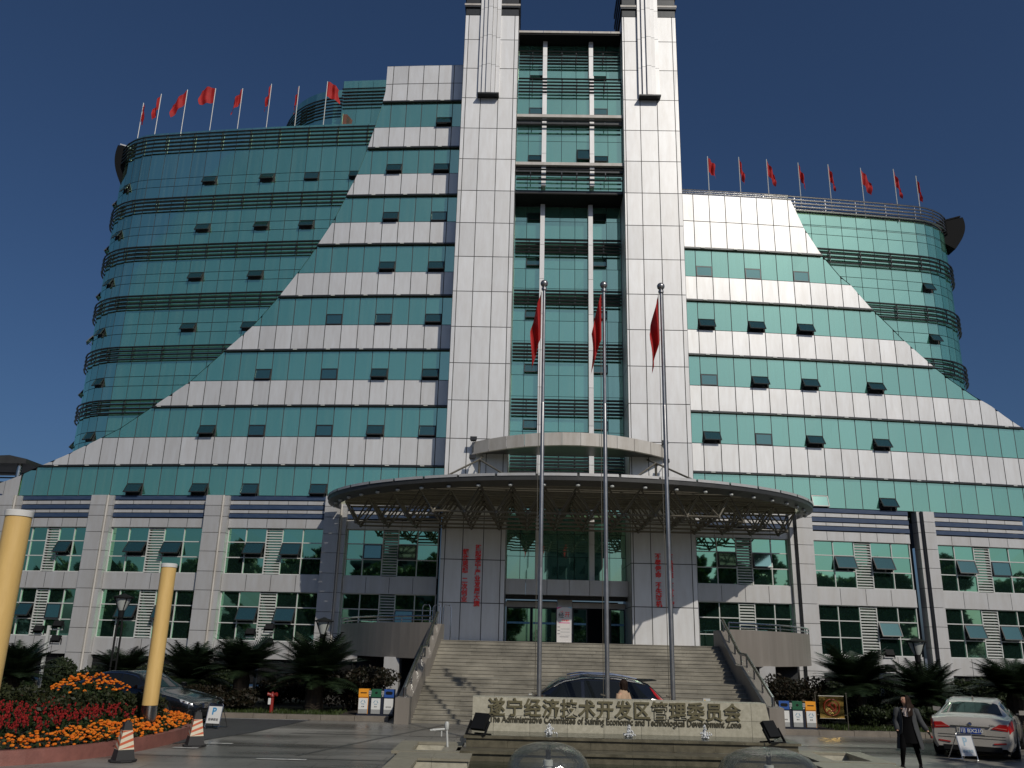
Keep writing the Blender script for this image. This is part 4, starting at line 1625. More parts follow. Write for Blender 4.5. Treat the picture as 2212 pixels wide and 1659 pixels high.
# floodlights standing on the ledge
def ledge_flood(x, y, s, lab):
    root = empty('floodlight', (x, y, .522), -R(35) * s, lab, 'floodlight', 'floodlights on the ledge')
    mb = MB()
    X, t = .17, R(32)
    c = Vector((0, 0, .24))
    U_, N_2 = Vector((0, sin(t), cos(t))), Vector((0, -cos(t), sin(t)))
    E = Vector((1, 0, 0))
    f = lambda a, b, d: c + E * a + U_ * b + N_2 * d
    mb.hexa([f(-X, -.17, -.04), f(X, -.17, -.04), f(X, .17, -.04), f(-X, .17, -.04)], [f(-X, -.17, .05), f(X, -.17, .05), f(X, .17, .05), f(-X, .17, .05)])
    mb.build('housing', 'black', root)
    mb = MB()
    for sx in (-1, 1):
        mb.bar((sx * .23, .0, .26), (sx * .23, -.16, .01), .02, .05)
    mb.bar((-.24, -.16, .012), (.24, -.16, .012), .05, .02)
    mb.bar((-.2, .1, .012), (.2, .1, .012), .05, .02)
    mb.build('bracket', 'black', root)
    return root


ledge_flood(-.48, 18.72, 1, 'black tilted floodlight on the ledge by the white tap')
ledge_flood(5.42, 18.55, -1, 'black tilted floodlight on the ledge at the sloping end of the sign wall')

# white tap on a thin pipe in the side basin
TP = empty('standpipe', (-1.15, 18.5, .05), 0, 'white plastic tap on a thin bent pipe in the small side basin', 'tap')
mb = MB()
mb.tube([(.05, 0, 0), (0, 0, .62)], .022, 8)
mb.lathe([(.03, .56), (.045, .58), (.045, .68), (.03, .72)], n=8)
mb.build('pipe', 'frame', TP, smooth=True)
mb = MB()
mb.tube([(0, 0, .58), (-.28, -.03, .56)], .022, 8)
mb.bar((-.33, -.03, .56), (-.22, -.03, .56), .03, .03)
mb.tube([(-.1, 0, .56), (-.1, 0, .44)], .014, 6)
mb.build('spout', 'frame', TP, smooth=True)

# ------------------------------------------------------------------ flagpoles and flags
M['flag'] = mat('red flag cloth', (.56, .022, .022), rough=.7, var=.25, scale=3)
fnt = M['flag'].node_tree
ftr = fnt.nodes.new('ShaderNodeBsdfTranslucent')
ftr.inputs['Color'].default_value = (.62, .03, .025, 1)
fms = fnt.nodes.new('ShaderNodeMixShader')
fms.inputs['Fac'].default_value = .4
fnt.links.new(fnt.nodes['Principled BSDF'].outputs['BSDF'], fms.inputs[1])
fnt.links.new(ftr.outputs['BSDF'], fms.inputs[2])
fnt.links.new(fms.outputs['Shader'], fnt.nodes['Material Output'].inputs['Surface'])


def flag_mesh(hoist, fly, spread, droop, dirx, seed, curl=0.0):
    """cloth from the pole (x=0) falling to one side; z=0 is its upper corner"""
    r = random.Random(seed)
    ph = r.uniform(0, 6)
    mb = MB()

    def fn(i, j):
        x = fly * spread * i
        w = sin(3 * pi * i + ph + j * 1.2) * .13 * fly * (1 - spread * .6) * min(1, i * 3)
        z = -hoist * j - droop * fly * i ** 1.15 * (1 - .25 * j * (1 - spread))
        z += curl * sin(pi * i) * fly * .3 * (1 - j)
        return (dirx * (x + .12 * fly * i * sin(4 * j + ph) * spread), w + .05 * sin(7 * j + ph) * i, z)
    mb.grid(fn, 14, 8)
    return mb


for k, (x, lab, sd) in enumerate(((.77, 'steel flagpole with limp red flag at the front end of the black car', 4),
                                  (2.30, 'steel flagpole with limp red flag, middle one standing before the black car', 9),
                                  (3.77, 'steel flagpole with limp red flag beyond the tail of the black car', 13))):
    root = empty('flagpole', (x, 20.2, 0), 0, lab, 'flagpole', 'flagpoles behind the sign wall')
    mb = MB()
    mb.tube([(0, 0, 0), (0, 0, 4.0), (0, 0, 4.02)], [.055, .052, .049], 14)
    mb.tube([(0, 0, 4.02), (0, 0, 8.0), (0, 0, 8.02)], [.049, .047, .042], 14)
    mb.tube([(0, 0, 8.02), (0, 0, 11.05)], [.042, .037], 14)
    mb.build('pole', 'pole', root, smooth=True)
    mb = MB()
    mb.lathe([(.01, -.1)] + [(.10 * sin(pi * i / 10), -.10 * cos(pi * i / 10)) for i in range(1, 10)] + [(.01, .1)], (0, 0, 11.2), 14)
    mb.lathe([(.07, 11.02), (.07, 11.08), (.04, 11.1), (.04, 11.14)], n=10)
    mb.build('finial', 'pole', root, smooth=True)
    mb = MB()
    mb.tube([(-.09, -.03, 1.15), (-.10, -.03, 6), (-.08, -.03, 10.95)], .008, 5)
    mb.lathe([(.09, 1.05), (.13, 1.08), (.13, 1.14), (.09, 1.17)], n=10)
    mb.bar((-.05, -.02, 1.25), (-.16, -.05, 1.28), .03, .03)
    mb.build('halyard', 'truss', root)
    fm = flag_mesh(1.25, 1.45, .17, .78, -1, sd)
    o = fm.build('flag', 'flag', root, smooth='all', fix=False)
    o.location = (-.07, -.03, 10.95)


def bpt(W, L, out, z):
    return BLD.matrix_basis @ Vector(W.m(L, z, out))


BLDM = Matrix.Translation((2.95, 42.0, 0)) @ Matrix.Rotation(-R(1.0), 4, 'Z')
roofL = [(20.8, -4.2, 2.55, 'rolled narrow', .10, .55, 1, 0), (20.4, -2.4, 2.75, 'sloping steeply', .34, .85, -1, 0),
         (18.95, -2.2, 2.85, 'blown sideways to a point', .85, .80, -1, 0), (17.0, -2.2, 2.85, 'lifted and curling', .95, .12, -1, .5),
         (15.08, -2.2, 2.75, 'hanging wide and slanted', .52, .75, -1, 0), (13.12, -2.2, 3.0, 'hanging long and narrow', .24, .9, -1, 0),
         (11.18, -2.2, 2.7, 'wrapped close to the pole', .14, .9, -1, 0), (9.4, -2.2, 2.95, 'billowing beside the penthouse', .85, .42, 1, .3)]
ordn = ['first', 'second', 'third', 'fourth', 'fifth', 'sixth', 'seventh', 'eighth']
FLP = [(-24.42, 47.8), (-23.0, 47.05), (-21.19, 46.67), (-19.32, 46.45), (-17.53, 46.26), (-15.67, 46.05), (-13.85, 45.83), (-12.03, 45.6)]
for k, (L, out, h, look, spread, droop, dx, curl) in enumerate(roofL):
    p = Vector((*FLP[k], 32.5))
    root = empty('roof_flag', p, 0, 'red flag %s, %s on the higher roof from its rounded corner' % (look, ordn[k]), 'flag', 'red flags along the roofs')
    mb = MB()
    h *= .92
    mb.tube([(0, 0, -.2), (0, 0, .58 + h)], .024, 6)
    mb.build('pole', 'frame', root, smooth=True)
    o = flag_mesh(1.05, 1.15, spread * .8, droop * 1.2, dx, k + 20, curl).build('cloth', 'flag', root, smooth='all', fix=False)
    o.location = (dx * .03, 0, .55 + h)
roofR = [(2.6, 2.1, 'short and ragged', .42, .45, 1, .1), (4.6, 2.1, 'hanging thin', .24, .9, 1, 0), (6.46, 2.0, 'leaning out below', .42, .8, 1, 0),
         (8.45, 2.0, 'hanging full and straight', .30, .82, 1, 0), (10.35, 2.0, 'hanging with a crumpled edge', .28, .82, 1, 0), (12.46, 1.9, 'spread widest of its row', .50, .78, 1, 0),
         (14.6, 1.95, 'twisted long and narrow', .32, 1.0, 1, 0), (16.2, 1.9, 'wrapped thin at the rounded end', .16, .85, 1, 0)]
FRP = [(11.45, 45.0), (13.33, 45.0), (15.0, 45.0), (17.0, 45.3), (18.85, 45.4), (20.88, 45.56), (22.93, 45.67), (24.6, 46.3)]
for k, (L, h, look, spread, droop, dx, curl) in enumerate(roofR):
    p = Vector((*FRP[k], 28.0))
    root = empty('roof_flag', p, 0, 'red flag %s, %s on the lower roof from the tower' % (look, ordn[k]), 'flag', 'red flags along the roofs')
    mb = MB()
    mb.tube([(0, 0, -1.0), (0, 0, .62 + h)], .025, 6)
    mb.build('pole', 'frame', root, smooth=True)
    o = flag_mesh(.95, 1.0, spread, droop * 1.2, dx, k + 50, curl).build('cloth', 'flag', root, smooth='all', fix=False)
    o.location = (dx * .03, 0, .5 + h)

# ------------------------------------------------------------------ yellow columns in the flower bed
M['yellow'] = mat('ochre painted shaft', (.66, .455, .17), rough=.5, col2=(.54, .355, .12), stretch=(2, 2, .35), scale=2.4, bump=.06, bump_scale=50)
M['whitecap'] = mat('white cap', (.6, .6, .58), rough=.4)
for (x, y, r, h, lab) in ((-7.21, 12.6, .178, 3.97, 'thick ochre yellow column with a white cap, cut off by the picture edge'),
                          (-8.29, 21.3, .178, 3.95, 'ochre yellow column on a steel foot standing among the orange flowers')):
    root = empty('light_column', (x, y, 0), 0, lab, 'column', 'yellow columns in the flower bed')
    mb = MB()
    mb.lathe([(r, .74), (r, h - .05)], n=32)
    mb.build('shaft', 'yellow', root, smooth=True)
    mb = MB()
    mb.lathe([(r - .004, .0), (r - .004, .738)], n=32)
    mb.build('foot', 'steel', root, smooth=True)
    mb = MB()
    mb.lathe([(r + .012, h - .048), (r + .016, h + .03), (r - .01, h + .045), (.01, h + .05)], n=32)
    mb.build('cap', 'whitecap', root, smooth=True)

# ------------------------------------------------------------------ plants
def leafmat(name, col, var, rough=.55, trans=.25):
    m, nt, b = new_mat(name)
    N, L = nt.nodes, nt.links
    ge = N.new('ShaderNodeNewGeometry')
    cr = N.new('ShaderNodeMix')
    cr.data_type = 'RGBA'
    cr.inputs['A'].default_value = (*col, 1)
    cr.inputs['B'].default_value = (*var, 1)
    L.new(ge.outputs['Random Per Island'], cr.inputs['Factor'])
    L.new(cr.outputs['Result'], b.inputs['Base Color'])
    b.inputs['Roughness'].default_value = rough
    b.inputs['Specular IOR Level'].default_value = .3
    t = N.new('ShaderNodeBsdfTranslucent')
    L.new(cr.outputs['Result'], t.inputs['Color'])
    mx = N.new('ShaderNodeMixShader')
    mx.inputs['Fac'].default_value = trans
    L.new(b.outputs['BSDF'], mx.inputs[1])
    L.new(t.outputs['BSDF'], mx.inputs[2])
    L.new(mx.outputs['Shader'], N['Material Output'].inputs['Surface'])
    return m


M['leaf'] = leafmat('dark hedge leaf', (.012, .021, .008), (.034, .048, .017))
M['leafred'] = leafmat('reddish hedge leaf', (.010, .013, .006), (.028, .019, .010))
M['cycad'] = leafmat('cycad leaflet', (.008, .016, .008), (.025, .042, .018), rough=.4)
M['grass'] = leafmat('grass blade', (.02, .035, .008), (.05, .075, .016))
M['treeleaf'] = leafmat('tree leaf', (.03, .055, .015), (.075, .11, .03))
M['bark'] = mat('bark', (.07, .052, .036), rough=.9, var=.5, scale=6, stretch=(3, 3, .6), bump=.6, bump_scale=20)
M['bedleaf'] = leafmat('bedding leaf', (.010, .022, .007), (.032, .05, .014))
M['marigold'] = leafmat('orange marigold', (.66, .125, .008), (.74, .22, .014), rough=.7, trans=.15)
M['salvia'] = leafmat('red salvia', (.15, .006, .007), (.30, .014, .012), rough=.7, trans=.15)


def leaf(mb, p, s, r, flat=0.0, elong=1.9):
    a = Vector((r.gauss(0, 1), r.gauss(0, 1), r.gauss(0, 1) * (1 - flat))).normalized()
    b = a.orthogonal().normalized()
    b = Matrix.Rotation(r.uniform(0, 6.28), 3, a) @ b
    c = a.cross(b)
    p = Vector(p)
    n = len(mb.v)
    mb.v += [tuple(p - b * s * elong / 2), tuple(p + c * s * .5), tuple(p + b * s * elong / 2), tuple(p - c * s * .5)]
    mb.f.append([n, n + 1, n + 2, n + 3])


def blob_points(r, cs, n):
    """points through the outer shell of a set of ellipsoid clumps"""
    tot = sum(c[3] * c[4] for c in cs)
    out = []
    while len(out) < n:
        c = r.choices(cs, [q[3] * q[4] for q in cs])[0]
        d = Vector((r.gauss(0, 1), r.gauss(0, 1), r.gauss(0, 1))).normalized() * (r.random() ** .28)
        out.append((c[0] + d.x * c[3], c[1] + d.y * c[3], c[2] + d.z * c[4]))
    return out


def bush_mesh(seed, w, d, h, n, s=.06):
    r = random.Random(seed)
    cs = []
    for _ in range(14):
        cs.append((r.uniform(-.5, .5) * w * .75, r.uniform(-.5, .5) * d * .7, h * r.uniform(.25, .72), r.uniform(.22, .36) * min(w, d), h * r.uniform(.2, .32)))
    mb = MB()
    for p in blob_points(r, cs, n):
        if p[2] > .02:
            leaf(mb, p, s * r.uniform(.7, 1.3), r)
    return mb


def bush(loc, seed, w, d, h, m, label, n=2600, group=None, name='bush'):
    o = empty(name, loc, 0, label, 'bush', group)
    bush_mesh(seed, w, d, h, n).build('foliage', m, o, fix=False)
    r = random.Random(seed + 1)
    st = MB()
    for _ in range(7):
        x, y = r.uniform(-.3, .3) * w, r.uniform(-.3, .3) * d
        st.tube([(x * .5, y * .5, -.05), (x, y, h * .5)], [.03, .015], 5)
    st.build('stem', 'bark', o)
    return o


def cycad_mesh(seed, R_=1.45, hh=.75, nf=78):
    r = random.Random(seed)
    mb, tk = MB(), MB()
    for k in range(nf):
        az = 2.4 * k + r.uniform(-.2, .2)
        up = r.uniform(.2, 1.5)
        ln = R_ * r.uniform(.85, 1.12)
        dirv = Vector((cos(az), sin(az), 0))
        side = Vector((-sin(az), cos(az), 0))
        pts = []
        for i in range(13):
            t = i / 12
            ang = up - t * (.75 + .2 * r.random())
            if i == 0:
                p = Vector((0, 0, hh)) + dirv * .08
            else:
                p = pts[-1] + (dirv * cos(ang) + Vector((0, 0, 1)) * sin(ang)) * ln / 12
            pts.append(p)
        for i in range(1, 13):
            t = i / 12
            d = (pts[i] - pts[i - 1])
            n3 = d.cross(side).normalized()
            ll = .34 * sin(pi * min(1, t * .88 + .10)) + .05
            for sg in (-1, 1):
                for sub in (0, .5):
                    a = pts[i - 1] + d * sub
                    tip = a + side * sg * ll + d.normalized() * ll * .55 + n3 * (-.10 * ll) + Vector((0, 0, .06 * ll))
                    b = a + d * .5
                    q = len(mb.v)
                    mb.v += [tuple(a), tuple(b), tuple(tip)]
                    mb.f.append([q, q + 1, q + 2])
        for i in range(12):
            q = len(mb.v)
            w_ = side * .012
            mb.v += [tuple(pts[i] - w_), tuple(pts[i] + w_), tuple(pts[i + 1] + w_), tuple(pts[i + 1] - w_)]
            mb.f.append([q, q + 1, q + 2, q + 3])
    tk.lathe([(.2, -.1), (.22, .1), (.19, .35), (.2, hh * .8), (.12, hh + .05)], n=10)
    return mb, tk


CYC = []
for sd, rr, hh in ((3, 1.22, .66), (8, 1.12, .82)):
    a, b = cycad_mesh(sd, rr, hh)
    o = empty('cycad', (0, 0, 0), 0, '', 'cycad', 'cycads in front of the building')
    a.build('crown', 'cycad', o, fix=False)
    b.build('trunk', 'bark', o)
    CYC.append(o)
spots = [(-16.1, 29.6, 1.15, 0, 'low dark cycad at the picture edge behind the cut-off yellow column'),
         (-13.0, 30.6, 1.05, 1, 'smaller dark cycad standing behind the street lamp by the flower bed'),
         (-10.6, 30.4, 1.2, 0, 'dark cycad rising behind the windscreen of the black sedan'),
         (-8.75, 30.0, 1.35, 1, 'dark cycad between the black sedan and the red fire hydrant'),
         (-6.15, 29.3, 1.42, 0, 'largest dark cycad, bushy and tall, left of the orange-lidded bins'),
         (11.3, 28.9, 1.4, 1, 'large dark cycad directly behind the gold emblem board'),
         (13.7, 29.4, 1.2, 0, 'dark cycad between the woman and the white sedan'),
         (16.4, 29.0, 1.3, 1, 'dark cycad at the right picture edge above the grey car')]
used = set()
for (x, y, s, v, lab) in spots:
    o = CYC[v] if v not in used else copy_tree(CYC[v])
    used.add(v)
    o.location = (x, y, .1)
    o.scale = (s, s, s)
    o.rotation_euler = (0, 0, x * 1.7)
    o['label'] = lab

hed = [((-16.5, 33.0, .1), 5.4, 2.2, 1.45, 'leaf', 'dark hedge below the leftmost ground floor windows'),
       ((-11.6, 33.4, .1), 5.0, 2.2, 1.35, 'leaf', 'dark hedge behind the black sedan and the street lamp'),
       ((-7.6, 32.6, .1), 3.6, 2.0, 1.3, 'leafred', 'dark reddish hedge behind the hydrant'),
       ((-4.9, 30.2, .1), 2.6, 2.4, 1.5, 'leafred', 'rounded reddish hedge behind the left recycling bins'),
       ((9.6, 29.4, .1), 2.9, 2.2, 1.55, 'leafred', 'rounded hedge behind the recycling bins beside the right stair wall'),
       ((12.6, 31.6, .1), 4.6, 2.2, 1.45, 'leaf', 'dark hedge behind the woman and the gold board'),
       ((17.0, 31.6, .1), 5.2, 2.2, 1.45, 'leaf', 'dark hedge behind the white sedan'),
       ((-9.4, 29.0, .1), 3.4, 1.5, .75, 'leafred', 'low reddish shrubs in front of the cycads by the sedan'),
       ((12.2, 28.2, .1), 4.0, 1.4, .8, 'leaf', 'low dark shrubs behind the kerb near the woman')]
for k, (loc, w, d, h, m, lab) in enumerate(hed):
    bush(loc, 40 + k, w, d, h, m, lab, n=int(2600 * w), group='hedges along the building', name='hedge')

# grass between kerb and hedges
gr = MB()
r = random.Random(5)
for (x0, x1, y0, y1, n) in ((-19, -5.0, 27.5, 29.0, 5200), (9.7, 19, 26.5, 28.2, 4600)):
    for _ in range(n):
        x, y = r.uniform(x0, x1), r.uniform(y0, y1)
        h = r.uniform(.05, .13)
        a = r.uniform(0, 3.14)
        dx, dy = cos(a) * .02, sin(a) * .02
        q = len(gr.v)
        gr.v += [(x - dx, y - dy, .1), (x + dx, y + dy, .1), (x + r.uniform(-.05, .05), y + r.uniform(-.05, .05), .1 + h)]
        gr.f.append([q, q + 1, q + 2])
tag(gr.build('grass', 'grass', fix=False), kind='stuff')

# ---- flower bed with its red kerb
bed = [(-16, 13.2), (-12.5, 14.6), (-10.6, 15.55), (-8.96, 16.6), (-8.1, 17.6), (-7.6, 18.9), (-7.42, 20.2), (-7.4, 21.2), (-7.6, 22.6),
       (-8.15, 24.0), (-9.2, 24.9), (-11, 25.1), (-16, 24.8)]


def smooth_poly(P, k=4):
    out = []
    for i in range(len(P) - 1):
        p0, p1, p2, p3 = P[max(i - 1, 0)], P[i], P[i + 1], P[min(i + 2, len(P) - 1)]
        for j in range(k):
            t = j / k
            out.append(tuple(.5 * (2 * p1[q] + (p2[q] - p0[q]) * t + (2 * p0[q] - 5 * p1[q] + 4 * p2[q] - p3[q]) * t * t
                                   + (3 * p1[q] - p0[q] - 3 * p2[q] + p3[q]) * t ** 3) for q in (0, 1)))
    return out + [P[-1]]


bs = smooth_poly(bed)
kb = MB()
nrm = []
for i in range(len(bs)):
    a, b = bs[max(i - 1, 0)], bs[min(i + 1, len(bs) - 1)]
    d = Vector((b[0] - a[0], b[1] - a[1], 0)).normalized()
    nrm.append(Vector((-d.y, d.x, 0)))
for i in range(len(bs) - 1):
    p, q = Vector((*bs[i], 0)), Vector((*bs[i + 1], 0))
    pi_, qi = p + nrm[i] * .2, q + nrm[i + 1] * .2
    pb, qb = p + nrm[i] * .03, q + nrm[i + 1] * .03
    Z = Vector((0, 0, .25))
    kb.hexa([p, q, qb + Z, pb + Z], [pi_, qi, qi + Z, pi_ + Z])
tag(kb.build('flower_bed_kerb', 'redkerb'), kind='structure')
sb = MB()
sb.f.append([sb.pt((p[0] + n_.x * .19, p[1] + n_.y * .19, .18)) for p, n_ in zip(bs, nrm)])
tag(sb.build('flower_bed_soil', 'soil'), kind='structure')


def in_bed(x, y):
    c = False
    n = len(bs)
    j = n - 1
    for i in range(n):
        xi, yi = bs[i]
        xj, yj = bs[j]
        if (yi > y) != (yj > y) and x < (xj - xi) * (y - yi) / (yj - yi) + xi:
            c = not c
        j = i
    return c


def dist_edge(x, y):
    return min((x - p[0]) ** 2 + (y - p[1]) ** 2 for p in bs[:46]) ** .5


def mound(x, y):
    d = dist_edge(x, y)
    return .2 + .16 * min(1, d / 1.0) + .2 * min(1, max(0, d - 1.2) / 2)


ICO = []
import bmesh
_b = bmesh.new()
bmesh.ops.create_icosphere(_b, subdivisions=1, radius=1)
ICO = ([tuple(v.co) for v in _b.verts], [[v.index for v in f.verts] for f in _b.faces])
_b.free()


def puff(mb, p, rx, rz, r):
    q = len(mb.v)
    j = [r.uniform(.8, 1.2) for _ in ICO[0]]
    mb.v += [(p[0] + v[0] * rx * k, p[1] + v[1] * rx * k, p[2] + v[2] * rz * k) for v, k in zip(ICO[0], j)]
    mb.f += [[i + q for i in f] for f in ICO[1]]


r = random.Random(11)
og, rd, lf = MB(), MB(), MB()
cnt = 0
while cnt < 1900:
    x, y = r.uniform(-14.5, -7.3), r.uniform(13.8, 24.9)
    if not in_bed(x, y):
        continue
    d = dist_edge(x, y)
    if d < .2:
        continue
    wv = .25 * sin(x * 2.1) + .3 * sin(y * 1.7)
    lim = 1.15 + wv * .8
    if d < lim and r.random() < .93:
        cnt += 1
        s = r.uniform(.026, .055)
        puff(og, (x, y, mound(x, y) + r.uniform(.02, .15)), s, s * .62, r)
    elif lim + .1 < d < lim + 2.4 and r.random() < .37:
        cnt += .38
        z = mound(x, y) + r.uniform(.06, .2)
        for _ in range(4):
            puff(rd, (x + r.gauss(0, .016), y + r.gauss(0, .016), z + r.uniform(0, .12)), r.uniform(.012, .022), r.uniform(.02, .032), r)
cnt = 0
while cnt < 17000:
    x, y = r.uniform(-15.5, -7.3), r.uniform(13.4, 25.0)
    if in_bed(x, y) and .16 < dist_edge(x, y) < 5:
        cnt += 1
        leaf(lf, (x, y, mound(x, y) + r.uniform(-.12, .10)), r.uniform(.035, .07), r)
tag(og.build('orange_flowers', 'marigold', fix=False), kind='stuff')
tag(rd.build('red_flowers', 'salvia', fix=False), kind='stuff')
tag(lf.build('bedding_foliage', 'bedleaf', fix=False), kind='stuff')

# clipped shrubs and a raised planter in the middle of the bed
M['bushlit'] = leafmat('clipped shrub leaf', (.014, .02, .007), (.04, .046, .016))
bush((-11.1, 21.2, .3), 71, 3.2, 2.0, .95, 'bushlit', 'clipped green shrub in the flower bed in front of the orange planter', n=6500)
bush((-9.3, 22.6, .25), 72, 1.8, 1.5, .75, 'bushlit', 'small clipped shrub in the flower bed beside the black sedan', n=3000)
PLN = empty('planter', (-10.35, 22.6, .34), 0, 'round stone planter full of orange flowers raised above the flower bed', 'planter')
mb = MB()
mb.lathe([(.55, 0), (.62, .1), (.7, .42), (.74, .46), (.66, .46), (.6, .38)], n=22)
mb.build('bowl', 'coping', PLN, smooth=True)
mb, m2 = MB(), MB()
for _ in range(150):
    a, d = r.uniform(0, 6.28), sqrt(r.random()) * .95
    s = r.uniform(.03, .05)
    puff(mb, (cos(a) * d, sin(a) * d * .8, .55 + .38 * (1 - d * d) + r.uniform(0, .12)), s, s * .65, r)
for _ in range(1100):
    a, d = r.uniform(0, 6.28), sqrt(r.random()) * .95
    leaf(m2, (cos(a) * d, sin(a) * d * .8, .42 + .42 * (1 - d * d) * r.random() ** .5), .06, r)
mb.build('blossom', 'marigold', PLN, fix=False)
m2.build('foliage', 'bedleaf', PLN, fix=False)

# ------------------------------------------------------------------ street lamps
M['lampglass'] = mat('pale lamp glass', (.42, .44, .42), rough=.25, spec=.6)


def street_lamp(x, y, h, lab):
    o = empty('street_lamp', (x, y, 0), 0, lab, 'street lamp', 'street lamps in the planting')
    mb = MB()
    for s in (-1, 1):
        mb.tube([(s * .09, 0, 0), (s * .09, 0, h - 1.0), (s * .05, 0, h - .78)], .035, 8)
    for z in (.6, 1.5, h - 1.0):
        mb.bar((-.09, 0, z), (.09, 0, z), .03, .05)
    mb.lathe([(.05, h - .8), (.09, h - .72), (.10, h - .5)], n=10)
    for k in range(4):
        a = pi / 4 + k * pi / 2
        mb.bar((cos(a) * .09, sin(a) * .09, h - .52), (cos(a) * .31, sin(a) * .31, h - .06), .03, .03)
    mb.build('post', 'black', o)
    mb = MB()
    mb.lathe([(.10, h - .5), (.15, h - .4), (.25, h - .12)], n=14)
    mb.build('lantern', 'lampglass', o, smooth=True)
    mb = MB()
    mb.lathe([(.33, h - .1), (.33, h - .06), (.12, h + .01), (.03, h + .05)], n=16)
    mb.build('cap', 'black', o)


street_lamp(-12.9, 29.6, 3.58, 'tall black street lamp with a cone lantern behind the orange planter')
street_lamp(-6.22, 30.2, 2.98, 'black street lamp with a cone lantern rising from the largest cycad')
street_lamp(13.7, 29.6, 2.78, 'black street lamp with a cone lantern near the woman, before the right wing')

# floodlight posts
def flood_post(x, y, h, lab, n=3):
    o = empty('floodlight_post', (x, y, 0), 0, lab, 'floodlight post', 'floodlight posts in the hedges')
    mb = MB()
    mb.bar((0, 0, 0), (0, 0, h), .09, .09, up=(0, 1, 0))
    arms = [(-.32, h - .30), (.34, h - .12), (.34, h - .62)][:n]
    for ax, az in arms:
        mb.bar((0, 0, az), (ax * 1.5, -.0, az), .05, .05)
    mb.build('post', 'frame', o)
    for ax, az in arms:
        mb = MB()
        c = Vector((ax, -.05, az + .17))
        t = R(25)
        U_, N_2, E = Vector((0, sin(t), cos(t))), Vector((0, cos(t), -sin(t))), Vector((1, 0, 0))
        f = lambda a, b, d: c + E * a + U_ * b + N_2 * d
        mb.hexa([f(-.17, -.13, 0), f(.17, -.13, 0), f(.17, .13, 0), f(-.17, .13, 0)], [f(-.14, -.1, -.1), f(.14, -.1, -.1), f(.14, .1, -.1), f(-.14, .1, -.1)])
        mb.bar((ax - .19, -.05, az), (ax - .19, -.05, az + .2), .02, .03)
        mb.bar((ax + .19, -.05, az), (ax + .19, -.05, az + .2), .02, .03)
        mb.build('floodlight', 'black', o)


flood_post(-16.2, 31.5, 2.55, 'white post with three black floodlights near the left picture edge')
flood_post(-8.75, 31.6, 2.62, 'white post with black floodlights above the cycad by the hydrant')
flood_post(13.0, 31.0, 2.25, 'white post with three black floodlights above the cycad behind the gold board')
flood_post(18.2, 30.8, 2.05, 'white post with floodlights at the right picture edge')

# ------------------------------------------------------------------ recycling stations
M['binorange'] = mat('orange bin panel', (.72, .29, .02), rough=.4)
M['bingreen'] = mat('green bin panel', (.012, .085, .04), rough=.4)
M['binblue'] = mat('blue bin panel', (.02, .075, .28), rough=.4)
M['bindark'] = mat('dark blue bin casing', (.012, .016, .03), rough=.4)
M['bingrey'] = mat('grey bin panel', (.30, .31, .31), rough=.5, var=.15, scale=3)
M['binwhite'] = mat('white bin panel', (.62, .63, .62), rough=.4)
M['ink'] = mat('dark print', (.05, .05, .06), rough=.6)
M['inkblue'] = mat('blue grey print', (.22, .33, .42), rough=.6)


